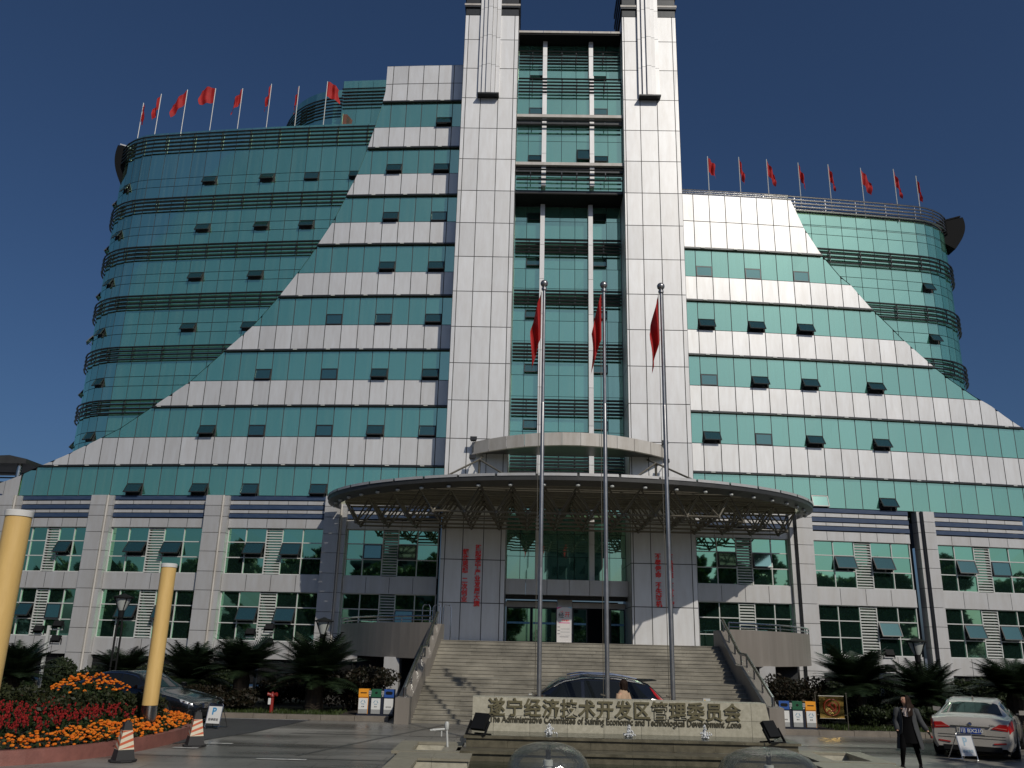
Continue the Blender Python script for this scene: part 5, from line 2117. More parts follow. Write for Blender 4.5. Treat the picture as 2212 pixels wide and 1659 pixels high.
def bins(x, y, order, lab, rz):
    o = empty('recycling_station', (x, y, .115), rz, lab, 'recycling bins', 'recycling stations by the stairs')
    o.scale = (.95, .95, .84)
    W_, H = .30, .92
    mb = MB()
    mb.box(-.60, .60, .02, .36, 0, .06)
    for k in (0, 1):
        xx = -.205 + .41 * k
        mb.box(xx - .05, xx + .05, .04, .34, .06, .80)
    mb.build('base', 'bindark', o)
    for k, c in enumerate(order):
        cx = -.41 + .41 * k
        col = {'o': 'binorange', 'g': 'bingreen', 'b': 'binblue'}[c]
        mb = MB()
        mb.box(cx - W_ / 2 - .01, cx + W_ / 2 + .01, .03, .36, .061, H - .01)
        b = mb.build('bin', col if c == 'o' and k in (0, 2) else 'bindark', o)
        mb = MB()
        mb.box(cx - W_ / 2 - .008, cx + W_ / 2 + .008, .0, .028, .64, H)
        mb.build('lid_panel', col, b)
        mb = MB()
        if c == 'o':
            mb.box(cx - .10, cx + .10, -.004, -.001, .765, .80)
        elif c == 'g':
            mb.prism([(cx + .042 * cos(t * pi / 8), .79 + .042 * sin(t * pi / 8)) for t in range(16)], lambda p, q, s: (p, -.004 + .003 * s, q))
        else:
            mb.prism([(cx + (.06 if cos(t * pi / 8 + .01) > 0 else -.06) + .055 * cos(t * pi / 8), .79 + .058 * sin(t * pi / 8)) for t in range(16)], lambda p, q, s: (p, -.004 + .003 * s, q))
        mb.build('slot', 'black', b)
        mb = MB()
        mb.box(cx - W_ / 2 + .005, cx + W_ / 2 - .005, .0, .028, .22, .60)
        mb.build('front_panel', 'binwhite', b)
        mb = MB()
        mb.box(cx - W_ / 2 + .005, cx + W_ / 2 - .005, .0, .028, .075, .217)
        mb.build('kick_panel', 'bingrey', b)
        if c != 'b':
            mb = MB()
            for q in range(3):
                a0 = pi / 2 + q * 2 * pi / 3
                p0 = Vector((cx + .075 * cos(a0 + .25), -.003, .46 + .075 * sin(a0 + .25)))
                p1 = Vector((cx + .075 * cos(a0 + 1.7), -.003, .46 + .075 * sin(a0 + 1.7)))
                mb.bar(p0, p1, .004, .026, up=(0, 1, 0)) if False else mb.bar(p0, p1, .026, .004, up=(0, 1, 0))
            mb.build('symbol', 'inkblue', b)
        t = text_mb({'o': '纸类', 'g': '瓶罐', 'b': '其他垃圾'}[c], .042, .002, lambda a, d, e: (cx + a, -.001 - e, .31 + d), bold=.0012, spacing=1.35 if c != 'b' else 1.05)
        t.build('lettering', 'ink', b, fix=False)
    for k in (0, 1):
        xx = -.205 + .41 * k
        mb = MB()
        mb.box(xx - .042, xx + .042, .0, .05, .73, .86)
        mb.box(xx - .03, xx + .03, -.012, -.001, .80, .84)
        a = mb.build('ashtray', 'bingrey', o)
        mb = MB()
        mb.prism([(xx + .026 * cos(t * pi / 6), .69 + .026 * sin(t * pi / 6)) for t in range(12)], lambda p, q, s: (p, .025 + .012 * s, q))
        mb.build('lock', 'frame', o)


bins(-3.92, 27.72, 'ogb', 'recycling bins with the orange lid farthest left, beside the left stair wall', 0)
bins(8.64, 26.7, 'bgo', 'recycling bins with the blue lid against the right stair wall', 0)

# ------------------------------------------------------------------ gold emblem board, hydrant
EB = empty('emblem_board', (9.66, 26.75, .11), 0, 'shiny gold board with a red ring emblem on two thin posts', 'board')
gmm = mat('rippled gold sheet', (.75, .50, .14), rough=.16, metal=1.0, bump=.9, bump_scale=2.6)
mb = MB()
mb.grid(lambda i, j: (-.36 + .72 * i, -.02 - .012 * sin(5 * i + 3 * j) - .01 * sin(9 * j), .33 + .60 * j), 18, 14)
mb.build('sheet', gmm, EB, smooth='all', fix=False)
mb = MB()
for s in (-1, 1):
    mb.tube([(s * .46, 0, 0), (s * .46, 0, 1.02)], .014, 8)
    mb.lathe([(.005, 1.0), (.022, 1.02), (.005, 1.045)], (s * .46, 0, 0), 8)
    mb.bar((s * .46, 0, .42), (s * .36, 0, .42), .012, .012)
mb.tube([(-.38, -.02, .94), (.38, -.02, .94)], .018, 8)
mb.tube([(-.37, -.02, .32), (.37, -.02, .32)], .012, 8)
mb.build('frame', 'truss', EB, smooth=True)
mb = MB()
ring = lambda rad, a0, a1, c0=(0, .63), n=28: [(c0[0] + rad * cos(a0 + (a1 - a0) * i / n), -.052, c0[1] + rad * sin(a0 + (a1 - a0) * i / n)) for i in range(n + 1)]
mb.tube(ring(.225, 0, 2 * pi), .012, 6)
mb.tube(ring(.115, -2.3, 1.75, (.0, .64)), [.006 + .016 * sin(pi * i / 28) for i in range(29)], 6)
mb.tube([(-.075, -.052, .555), (-.13, -.052, .50)], .016, 6)
mb.tube([(.11, -.052, .52), (-.07, -.052, .70)], .013, 6)
mb.bar((-.115, -.052, .665), (-.03, -.052, .75), .05, .03)
mb.build('emblem', mat('dark red enamel', (.20, .025, .012), rough=.3), EB, smooth=True)

HY = empty('fire_hydrant', (-7.16, 28.0, .1), 0, 'small red fire hydrant with a white tag standing in the grass', 'fire hydrant')
M['hyd'] = mat('red hydrant paint', (.24, .02, .015), rough=.45, var=.3, scale=6)
mb = MB()
mb.lathe([(.09, 0), (.09, .04), (.06, .05), (.055, .46), (.085, .48), (.085, .53), (.05, .58), (.02, .62)], n=14)
mb.build('barrel', 'hyd', HY, smooth=True)
for s in (-1, 1):
    mb = MB()
    mb.tube([(s * .03, -.02, .53), (s * .12, -.05, .55)], .05, 10)
    mb.tube([(s * .12, -.05, .55), (s * .15, -.06, .555)], .06, 10)
    mb.build('outlet', 'hyd', HY, smooth=True)
mb = MB()
mb.box(-.10, -.02, -.075, -.07, .26, .44)
mb.build('tag_plate', 'binwhite', HY)

# ------------------------------------------------------------------ cones and parking boards
M['rubber'] = mat('black rubber', (.018, .018, .019), rough=.7)
M['reflect'] = mat('cream reflective sheet', (.62, .56, .42), rough=.5, var=.2, scale=5)
M['conered'] = mat('orange red reflective stripe', (.52, .10, .035), rough=.5, var=.25, scale=6)


def cone(x, y, rz, h, lab):
    o = empty('traffic_cone', (x, y, .012), rz, lab, 'traffic cone', 'striped traffic cones')
    wz = lambda z: .20 - .135 * (z / .84)
    mb = MB()
    n = 8
    mb.prism([(.29 * cos(pi / 8 + i * pi / 4), .29 * sin(pi / 8 + i * pi / 4)) for i in range(n)], lambda a, b, s: (a, b, .035 * s))

    def fr(m_, z0, z1, e=0.0):
        a, b = wz(z0) + e, wz(z1) + e
        m_.hexa([(-a, -a, z0), (a, -a, z0), (a, a, z0), (-a, a, z0)], [(-b, -b, z1), (b, -b, z1), (b, b, z1), (-b, b, z1)])
    fr(mb, .036, .245)
    mb.build('base', 'rubber', o)
    mb = MB()
    fr(mb, .246, .64)
    s = mb.build('sleeve', 'reflect', o)
    st = MB()
    for fa in range(4):
        Rm = Matrix.Rotation(fa * pi / 2, 3, 'Z')
        for k in range(4):
            z = .23 + .135 * k
            sg = 1 if fa % 2 == 0 else -1
            q = []
            for (xx, zz) in ((-1, z - .04 * sg), (1, z + .06 * sg), (1, z + .06 * sg + .055), (-1, z - .04 * sg + .055)):
                zz = min(max(zz, .25), .636)
                q.append(Rm @ Vector((xx * wz(zz) * .99, -wz(zz) - .002, zz)))
            if max(v.z for v in q) - min(v.z for v in q) > .03:
                st.face(q)
    st.build('stripe', 'conered', s, fix=False)
    mb = MB()
    fr(mb, .641, .80)
    mb.lathe([(.055, .80), (.04, .83), (.02, .84)], n=8)
    mb.build('tip', 'rubber', o)
    o.scale = (.88, .88, .86)


cone(-7.2, 17.55, R(38), .84, 'striped square cone with a black tip, nearest the camera by the red kerb')
cone(-6.75, 20.15, R(30), .8, 'striped square cone beside the white parking board and black sedan')
cone(11.95, 20.2, R(40), .8, 'striped cone at the right picture edge beside the white sedan')


def parking_board(x, y, rz, tilt, lab, faint):
    o = empty('parking_board', (x, y, .01), rz, lab, 'sign', 'folding parking boards')
    w, h, r_ = .22, .66, .05
    cs, sn = cos(tilt), sin(tilt)
    f = lambda a, b, d=0: (a, b * sn + d * cs, b * cs - d * sn)
    pts = []
    for (cx_, cz_, a0) in ((w - r_, h - r_, 0), (-w + r_, h - r_, pi / 2), (-w + r_, r_, pi), (w - r_, r_, 1.5 * pi)):
        for k in range(5):
            a = a0 + pi / 2 * k / 4
            pts.append(f(cx_ + r_ * cos(a), cz_ + r_ * sin(a) + .012))
    pts.append(pts[0])
    mb = MB()
    mb.tube(pts, .012, 8)
    mb.tube([f(-w, h - .05), (-w, h * sn + .34, .02)], .011, 8)
    mb.tube([f(w, h - .05), (w, h * sn + .34, .02)], .011, 8)
    mb.tube([(-w, h * sn + .34, .02), (w, h * sn + .34, .02)], .011, 8)
    mb.build('frame', 'steel', o, smooth=True)
    mb = MB()
    mb.hexa([f(-w + .015, .14, -.006), f(w - .015, .14, -.006), f(w - .015, .6, -.006), f(-w + .015, .6, -.006)],
            [f(-w + .015, .14, .006), f(w - .015, .14, .006), f(w - .015, .6, .006), f(-w + .015, .6, .006)])
    p = mb.build('panel', 'binwhite' if not faint else mat('glossy pale panel', (.5, .51, .52), rough=.15), o)
    mb = MB()
    mb.hexa([f(-w + .015, .603, -.006), f(w - .015, .603, -.006), f(w - .015, .65, -.006), f(-w + .015, .65, -.006)],
            [f(-w + .015, .603, .006), f(w - .015, .603, .006), f(w - .015, .65, .006), f(-w + .015, .65, .006)])
    mb.build('header', 'bindark', o)
    t = text_mb('P', .26, .002, lambda a, b, d: f(a - .02, .46 + b, -.0075 - d), bold=.008)
    t.build('lettering', 'inkblue' if faint else mat('parking blue', (.03, .24, .48), rough=.4), p, fix=False)
    o.scale = (.92, .92, .92)
    t = text_mb('即停即走', .075, .002, lambda a, b, d: f(a, .24 + b, -.0075 - d), bold=.002, spacing=1.1)
    t.build('lettering', 'inkblue' if faint else 'ink', p, fix=False)


parking_board(-7.62, 23.9, R(-12), R(12), 'white parking board with a blue P standing before the black sedan', False)
parking_board(10.5, 20.65, R(14), R(14), 'pale parking board with a faint P standing behind the white sedan', True)

# ------------------------------------------------------------------ roll-up poster at the doors
PO = empty('poster_stand', (2.95 - .27, 40.85, 2.4), 0, 'white roll-up poster with red and black writing at the entrance doors', 'poster')
mb = MB()
mb.box(-.34, .34, -.02, .0, .04, 1.60)
mb.build('banner', mat('white poster', (.60, .58, .56), rough=.5, col2=(.5, .49, .5), scale=2), PO)
mb = MB()
mb.box(-.36, .36, -.08, .06, 0, .038)
mb.box(-.35, .35, -.03, .01, 1.602, 1.63)
mb.build('base', 'steel', PO)
pinkm, cyanm = mat('pink poster wash', (.55, .10, .25), rough=.5), mat('cyan poster wash', (.15, .42, .55), rough=.5)
mb = MB()
mb.prism([(-.34, 1.6), (-.34, 1.5), (-.24, 1.54), (-.10, 1.6)], lambda a, b, s: (a, -.0212 - .001 * s, b))
mb.build('corner_wash', pinkm, PO)
mb = MB()
mb.prism([(.34, 1.6), (.34, 1.54), (.26, 1.57), (.14, 1.6)], lambda a, b, s: (a, -.0212 - .001 * s, b))
mb.build('corner_wash', cyanm, PO)
for (s, sz, x, z, m, bo) in (('“ 让', .10, -.12, 1.39, 'redletter', .003), ('经', .26, -.14, 1.22, 'ink', .004), ('开', .26, .14, 1.26, 'redletter', .003), ('更有温度”', .085, .08, 1.0, 'redletter', .002)):
    text_mb(s, sz, .001, lambda a, b, d: (x + a, -.0215 - d, z + b), bold=bo).build('lettering', m, PO, fix=False)
mb = MB()
mb.box(-.24, .26, -.0225, -.0212, .88, .92)
mb.build('print_bar', pinkm, PO)
mb = MB()
for z in (.70, .55, .40):
    mb.box(-.31, -.19, -.0225, -.0212, z, z + .025)
mb.box(-.2, .2, -.0225, -.0212, .27, .29)
mb.build('print_bar', 'ink', PO)
mb = MB()
for z in (.64, .61, .50, .47, .35):
    mb.box(-.16, .26, -.0225, -.0212, z, z + .010)
mb.build('print_bar', 'bingrey', PO)

# ------------------------------------------------------------------ cars
def paint(name, col, rough=.28, metal=.35):
    m = mat(name, col, rough=rough, metal=metal, coat=.8, var=.08, scale=3)
    return m


M['carglass'] = mat('dark car glass', (.008, .010, .011), rough=.04, spec=.4)
M['tyre'] = mat('tyre rubber', (.016, .016, .016), rough=.8)
M['rim'] = mat('alloy rim', (.35, .35, .36), rough=.3, metal=.9)
M['chrome'] = mat('chrome trim', (.7, .7, .7), rough=.1, metal=1.0)
M['tail'] = mat('red tail lamp', (.36, .012, .012), rough=.12, spec=.7)
M['headlamp'] = mat('clear head lamp', (.55, .56, .56), rough=.1, spec=.8, metal=.4)
M['plateblue'] = mat('blue number plate', (.02, .06, .30), rough=.4)

SEDAN = [(2.42, .60, .28, .50, .56, .58), (2.36, .76, .22, .60, .66, .66), (2.2, .86, .20, .68, .72, .73), (1.8, .91, .20, .78, .78, .82),
         (1.15, .92, .20, .90, .76, .93), (.95, .92, .20, .93, .73, .99), (.25, .92, .20, .95, .60, 1.38), (-.2, .92, .20, .96, .585, 1.45),
         (-.75, .92, .20, .98, .575, 1.44), (-1.15, .92, .20, .99, .565, 1.37), (-1.85, .915, .20, 1.00, .70, 1.09), (-2.05, .90, .22, 1.00, .74, 1.06),
         (-2.30, .87, .24, .97, .72, 1.03), (-2.38, .84, .26, .92, .68, .97), (-2.43, .80, .30, .80, .64, .86)]
SUV = [(2.32, .62, .32, .62, .58, .74), (2.26, .78, .26, .74, .68, .84), (2.0, .88, .24, .86, .74, .95), (1.4, .93, .24, .98, .76, 1.04),
       (1.0, .94, .24, 1.02, .74, 1.10), (.30, .94, .24, 1.05, .62, 1.52), (-.2, .94, .24, 1.07, .60, 1.62), (-1.0, .94, .24, 1.10, .59, 1.61),
       (-1.55, .94, .24, 1.13, .575, 1.53), (-1.78, .93, .25, 1.14, .565, 1.47), (-2.18, .90, .28, 1.08, .66, 1.13), (-2.28, .86, .30, .98, .66, 1.02), (-2.33, .80, .34, .80, .62, .82)]


def section(st, x):
    st = sorted(st)
    if x <= st[0][0]:
        s = st[0]
        return s
    for a, b in zip(st, st[1:]):
        if x <= b[0]:
            t = (x - a[0]) / (b[0] - a[0])
            return tuple(a[i] + (b[i] - a[i]) * t for i in range(6))
    return st[-1]


def car_pt(st, x, t, off=0.0):
    """t: 0 sill .. 1 lower side .. 2 mid side .. 3 shoulder .. 4 roof edge .. 6 roof centre"""
    def raw(x, t):
        _, w, zl, zb, wr, zt = section(st, x)
        P = [(w * .90, zl), (w * .98, zl + .16), (w, (zl + zb) / 2 + .05), (w * .955, zb), (wr + .0, zt - .045), (wr * .62, zt - .006), (0, zt)]
        k = min(int(t), 5)
        f = t - k
        p0, p1, p2, p3 = P[max(k - 1, 0)], P[k], P[k + 1], P[min(k + 2, 6)] if k < 5 else (-P[5][0], P[5][1])
        ten = .5 if k != 3 else .18
        m1 = tuple((p2[q] - p0[q]) * ten for q in (0, 1))
        m2 = tuple((p3[q] - p1[q]) * ten for q in (0, 1))
        if k == 3:
            m1, m2 = tuple((p2[q] - p1[q]) * .9 for q in (0, 1)), tuple((p2[q] - p1[q]) * .8 for q in (0, 1))
        h = (2 * f ** 3 - 3 * f * f + 1, f ** 3 - 2 * f * f + f, -2 * f ** 3 + 3 * f * f, f ** 3 - f * f)
        return Vector((x, *(h[0] * p1[q] + h[1] * m1[q] + h[2] * p2[q] + h[3] * m2[q] for q in (0, 1))))
    p = raw(x, t)
    if off:
        dx = raw(x + .03, t) - raw(x - .03, t)
        dt = raw(x, min(6, t + .04)) - raw(x, max(0, t - .04))
        n = dx.cross(dt)
        if n.length > 1e-6:
            n.normalize()
            if n.y < 0 and t < 5.5 or (t >= 5.5 and n.z < 0):
                n = -n
            p = p + n * off
    return p


def patch(mb, st, x0, x1, t0, t1, off, side, nu=8, nv=5, shear=(0, 0), x0b=None, x1b=None):
    """patch on the car skin; x limits may differ at the lower (t0) and upper (t1) edge"""
    x0b = x0 if x0b is None else x0b
    x1b = x1 if x1b is None else x1b

    def fn(i, j):
        xa, xb = x0 + (x0b - x0) * j, x1 + (x1b - x1) * j
        p = car_pt(st, xa + (xb - xa) * i, t0 + (t1 - t0) * j, off)
        return (p.x, p.y * side, p.z)
    mb.grid(fn, nu, nv)


def make_car(name, st, loc, rz, pm, label, suv=False, roof=None):
    o = empty(name, loc, rz, label, 'car')
    mb = MB()
    xs = sorted(s[0] for s in st)
    dens = []
    for a, b in zip(xs, xs[1:]):
        n = max(1, int((b - a) / .12))
        dens += [a + (b - a) * i / n for i in range(n)]
    dens.append(xs[-1])
    ts = [i / 4 for i in range(25)]
    for sgn in (1, -1):
        ids = [[mb.pt((car_pt(st, x, t).x, car_pt(st, x, t).y * sgn, car_pt(st, x, t).z)) for t in ts] for x in dens]
        for i in range(len(dens) - 1):
            for j in range(24):
                mb.f.append([ids[i][j], ids[i + 1][j], ids[i + 1][j + 1], ids[i][j + 1]])
        for row in (ids[0], ids[-1]):
            x = mb.v[row[0]][0]
            c = [mb.pt((x, 0, mb.v[k][2])) for k in row]
            for j in range(24):
                mb.f.append([row[j], row[j + 1], c[j + 1], c[j]])
    me_o = mb.build('body', pm, o, smooth=True)
    import bmesh as _bm
    b = _bm.new()
    b.from_mesh(me_o.data)
    _bm.ops.remove_doubles(b, verts=b.verts, dist=.0008)
    _bm.ops.recalc_face_normals(b, faces=b.faces)
    b.to_mesh(me_o.data)
    b.free()
    ub = MB()
    ub.box(xs[0] + .15, xs[-1] - .15, -.78, .78, .17, .3)
    ub.build('underbody', 'black', o)
    # windows
    def glass(name, *a, **k):
        g = MB()
        for sd in (1, -1) if k.pop('both', True) else (k.pop('side', 1),):
            patch(g, st, *a, sd, **k)
        return g.build(name, 'carglass', o, smooth=True, fix=False)
    if not suv:
        glass('windscreen', .32, .92, 4.0, 6.0, .006)
        glass('rear_window', -1.80, -1.20, 4.05, 6.0, .006)
        for sd in (1, -1):
            for (a, b2, a2, b22) in ((-.18, .82, -.18, .34), (-1.12, -.26, -1.0, -.26), (-1.52, -1.17, -1.16, -1.05)):
                g = MB()
                patch(g, st, a, b2, 3.10, 3.86, .007, sd, x0b=a2, x1b=b22)
                g.build('side_window', 'carglass', o, smooth=True, fix=False)
            t_ = MB()
            t_.tube([tuple(v * (1, sd)[i == 1] for i, v in enumerate(car_pt(st, x, 3.93, .008))) for x in [-1.18 + 1.55 * k / 14 for k in range(15)]], .012, 5)
            t_.build('window_trim', 'chrome', o, smooth=True)
    else:
        glass('windscreen', .36, .98, 4.0, 6.0, .006)
        glass('rear_window', -2.14, -1.82, 4.1, 6.0, .006)
        for sd in (1, -1):
            for (a, b2, a2, b22) in ((-.15, .86, -.15, .40), (-1.1, -.23, -1.1, -.23), (-1.72, -1.18, -1.45, -1.18)):
                g = MB()
                patch(g, st, a, b2, 3.08, 3.84, .007, sd, x0b=a2, x1b=b22)
                g.build('side_window', 'carglass', o, smooth=True, fix=False)
            t_ = MB()
            t_.tube([tuple(v * (1, sd)[i == 1] for i, v in enumerate(car_pt(st, x, 3.95, .01))) for x in [-1.7 + 2.2 * k / 16 for k in range(17)]], .014, 5)
            t_.build('window_trim', 'chrome', o, smooth=True)
            t_ = MB()
            t_.tube([tuple(v * (1, sd)[i == 1] for i, v in enumerate(car_pt(st, x, 4.25, .045))) for x in [-1.5 + 1.6 * k / 10 for k in range(11)]], .018, 6)
            t_.build('roof_rail', 'chrome', o, smooth=True)
    # wheels
    wr = .34 if not suv else .37
    for x in (1.42, -1.38):
        for sd in (1, -1):
            w_ = section(st, x)[1]
            ab = MB()
            ab.prism([(x + (wr + .07) * cos(t * pi / 12), max(.2, wr + (wr + .07) * sin(t * pi / 12))) for t in range(24)], lambda a, b, s: (a, sd * (w_ * .80 + (w_ * .20 + .004) * s), b))
            ab.build('wheel_arch', 'black', o)
            tb2 = MB()
            prof = [(wr * .62, -.11), (wr * .96, -.105), (wr, -.07), (wr, .07), (wr * .96, .105), (wr * .62, .11)]
            rings = [[tb2.pt((x + rr * cos(2 * pi * j / 24), sd * (w_ - .09 + yy), wr + rr * sin(2 * pi * j / 24))) for j in range(24)] for rr, yy in prof]
            for k in range(len(rings) - 1):
                for j in range(24):
                    tb2.f.append([rings[k][j], rings[k][(j + 1) % 24], rings[k + 1][(j + 1) % 24], rings[k + 1][j]])
            wh = tb2.build('wheel', 'tyre', o, smooth=True)
            rb = MB()
            yo = sd * (w_ + .005)
            for k in range(7):
                a = 2 * pi * k / 7
                rb.bar((x + .05 * cos(a), yo, wr + .05 * sin(a)), (x + wr * .6 * cos(a), yo, wr + wr * .6 * sin(a)), .05, .03, up=(0, 1, 0))
            rb.prism([(x + .06 * cos(t * pi / 6), wr + .06 * sin(t * pi / 6)) for t in range(12)], lambda a, b, s: (a, yo + sd * .012 * s, b))
            rb.tube([(x + wr * .62 * cos(t * pi / 12), yo, wr + wr * .62 * sin(t * pi / 12)) for t in range(25)], .018, 5)
            rb.build('rim', 'rim', wh)
            hb = MB()
            hb.prism([(x + wr * .61 * cos(t * pi / 12), wr + wr * .61 * sin(t * pi / 12)) for t in range(24)], lambda a, b, s: (a, sd * (w_ - .05 - .01 * s), b))
            hb.build('brake_disc', 'black', wh)
    # mirrors
    for sd in (1, -1):
        mb = MB()
        zc = section(st, .75)[3] + .10
        wy = section(st, .75)[1]
        mb.hexa([(.80, sd * (wy + .02), zc - .06), (.62, sd * (wy + .02), zc - .06), (.62, sd * (wy + .02), zc + .06), (.80, sd * (wy + .02), zc + .05)],
                [(.74, sd * (wy + .20), zc - .04), (.63, sd * (wy + .20), zc - .05), (.63, sd * (wy + .20), zc + .07), (.72, sd * (wy + .20), zc + .06)])
        mb.bar((.7, sd * (wy - .06), zc - .04), (.7, sd * (wy + .03), zc - .03), .06, .04)
        mb.build('mirror', pm, o)
    # door handles and door gaps
    for sd in (1, -1):
        for x in (.02, -.98):
            mb = MB()
            p = car_pt(st, x, 2.62, .012)
            mb.bar((p.x - .1, p.y * sd, p.z), (p.x + .1, p.y * sd, p.z + .004), .02, .03)
            mb.build('door_handle', pm, o)
        mb = MB()
        for x in (.92, -.2, -1.25):
            for k in range(8):
                a, b2 = car_pt(st, x, .6 + .3 * k, .003), car_pt(st, x, .9 + .3 * k, .003)
                mb.bar((a.x, a.y * sd, a.z), (b2.x, b2.y * sd, b2.z), .008, .004)
        mb.build('door_gap', 'black', o)
    return o


def front_face(o, st, suv=False):
    for sd in (1, -1):
        mb = MB()
        patch(mb, st, 2.05, 2.37, 2.66, 3.15, .012, sd, x0b=1.95, x1b=2.33)
        h = mb.build('headlight', 'headlamp', o, smooth=True, fix=False)
        for x in (2.14, 2.28):
            mb = MB()
            p = car_pt(st, x, 2.85, .016)
            mb.lathe([(.005, -.02), (.04, -.01), (.045, .01), (.005, .025)], (p.x, p.y * sd, p.z), 10)
            mb.build('projector', 'chrome', h, smooth=True)
        mb = MB()
        mb.bar((2.40, sd * .42, .34), (2.22, sd * .80, .34), .03, .02)
        mb.bar((2.41, sd * .42, .41), (2.24, sd * .78, .41), .05, .05)
        mb.build('fog_trim', 'chrome', o)
    mb = MB()
    for k in range(4):
        z = .50 + .036 * k
        mb.tube([(2.33, -.58, z + .02), (2.432, -.3, z), (2.445, 0, z), (2.432, .3, z), (2.33, .58, z + .02)], .010, 5)
    mb.build('grille', 'chrome', o)
    mb = MB()
    mb.tube([(2.452, .055 * cos(t * pi / 10), .56 + .055 * sin(t * pi / 10)) for t in range(21)], .008, 5)
    mb.tube([(2.455, -.03, .59), (2.455, 0, .535), (2.455, .03, .59)], .006, 5)
    mb.build('badge', 'chrome', o)
    mb = MB()
    mb.box(2.425, 2.437, -.55, .55, .26, .38)
    mb.build('lower_grille', 'black', o)


def rear_face(o, st, plate, pm, tailz, suv=False):
    xe = min(s[0] for s in st)
    for sd in (1, -1):
        mb = MB()
        patch(mb, st, xe + .012, xe + .30, 2.25 if not suv else 2.3, 2.92, .014, sd, x1b=xe + .34)
        f = lambda y, z, d: (xe - d, y * sd, z)
        t0, t1 = tailz
        mb.hexa([f(.42, t0 + .05, -.02), f(.80, t0, -.02), f(.79, t1, -.02), f(.62, t1 + .005, -.02)],
                [f(.44, t0 + .055, .022), f(.785, t0 + .006, .006), f(.775, t1 - .006, .0), f(.62, t1 - .002, .012)])
        t = mb.build('tail_light', 'tail', o, smooth=False, fix=False)
        mb = MB()
        mb.hexa([f(.50, t0 + .075, .02), f(.76, t0 + .05, .004), f(.76, t0 + .075, .004), f(.52, t0 + .095, .02)],
                [f(.50, t0 + .075, .028), f(.76, t0 + .05, .014), f(.76, t0 + .075, .014), f(.52, t0 + .095, .028)])
        mb.build('lamp_strip', mat('pink lamp strip', (.5, .12, .1), rough=.15), t)
        mb = MB()
        mb.hexa([f(.46, .40, .006), f(.72, .42, -.01), f(.72, .455, -.01), f(.46, .43, .006)], [f(.46, .40, .022), f(.72, .42, .012), f(.72, .455, .012), f(.46, .43, .022)])
        mb.build('reflector', 'tail', o)
    mb = MB()
    mb.box(xe - .018, xe + .01, -.30, .30, .615, .80)
    mb.build('plate_recess', pm, o)
    mb = MB()
    mb.box(xe - .026, xe - .019, -.22, .22, .635, .775)
    p = mb.build('number_plate', 'plateblue', o)
    if plate:
        text_mb(plate, .125, .003, lambda a, b, d: (xe - .027 - d, -a, .705 + b), bold=.003, xscale=.98).build('lettering', 'binwhite', p, fix=False)
    mb = MB()
    mb.bar((xe - .02, -.42, .815), (xe - .02, .42, .815), .03, .016)
    mb.build('boot_trim', 'chrome', o)
    mb = MB()
    mb.prism([(.042 * cos(t * pi / 8), .875 + .042 * sin(t * pi / 8)) for t in range(16)], lambda a, b, s: (xe - .012 - .012 * s, a, b))
    bd = mb.build('badge', 'chrome', o)
    mb = MB()
    for a0 in (0, pi):
        mb.face([(xe - .0255, 0, .875)] + [(xe - .0255, .03 * cos(a0 + t * pi / 8), .875 + .03 * sin(a0 + t * pi / 8)) for t in range(5)])
    mb.build('emblem', 'plateblue', bd, fix=False)
    mb = MB()
    mb.box(xe - .012, xe + .05, -.62, .62, .22, .34)
    mb.build('diffuser', 'black', o)
    mb = MB()
    for z in (.53, .595):
        mb.bar((xe - .003, -.72, z), (xe - .003, .72, z), .01, .008)
    mb.build('bumper_seam', 'black', o)


c1 = make_car('parked_sedan', SEDAN, (-10.3, 25.75, 0), -R(17), paint('black car paint', (.006, .007, .008), metal=.0, rough=.2), 'black sedan with bright headlights parked behind the flower bed')
front_face(c1, SEDAN)
c1.scale = (.95, .95, .92)
c2 = make_car('parked_car', SUV, (1.68, 22.3, 0), R(180), paint('dark blue black paint', (.007, .009, .014), metal=.0, rough=.18), 'black car with a red tailgate side passing behind the sign wall', suv=True)
mb = MB()
for sd in (1, -1):
    patch(mb, SUV, -2.29, -1.93, 2.35, 3.0, .014, sd, x0b=-2.24, x1b=-1.8)
    patch(mb, SUV, -2.22, -1.98, 3.0, 3.9, .012, sd, x0b=-1.90, x1b=-1.80)
mb.build('tail_light', 'tail', c2, smooth=True, fix=False)
mb = MB()
mb.hexa([(-1.62, -.5, 1.50), (-2.0, -.48, 1.53), (-2.0, .48, 1.53), (-1.62, .5, 1.50)], [(-1.62, -.5, 1.53), (-2.0, -.48, 1.548), (-2.0, .48, 1.548), (-1.62, .5, 1.53)])
mb.build('spoiler', 'black', c2)
rear_face(c2, SUV, '', 'black', (.84, 1.0), True)
wp = paint('shade greyed white car paint', (.36, .34, .305), metal=.0, rough=.3)  # white greyed in the paint to stand for shade on the car
c3 = make_car('parked_car', SEDAN, (12.08, 23.15, 0), R(90 - 32), wp, 'white sedan with red tail lights and a blue plate, seen from behind')
c3.scale = (.95, .97, .89)
rear_face(c3, SEDAN, '川J BX210', wp, (.72, .89))
mb = MB()
mb.hexa([(-.9, -.02, 1.44), (-.72, -.02, 1.45), (-.72, .02, 1.45), (-.9, .02, 1.44)], [(-.93, -.006, 1.51), (-.88, -.006, 1.51), (-.88, .006, 1.51), (-.93, .006, 1.51)])
mb.build('roof_antenna', wp, c3)
text_mb('525Li', .06, .002, lambda a, b, d: (-2.437 - d, -.47 - a, .855 + b), bold=.001).build('lettering', 'chrome', c3, fix=False)
gp = paint('grey car paint', (.09, .09, .095), metal=.3)
c4 = make_car('parked_car', SUV, (15.7, 24.5, 0), R(90 - 33), gp, 'dark grey car cut off by the picture edge beyond the white sedan', suv=True)
c4.scale = (.95, .95, .92)
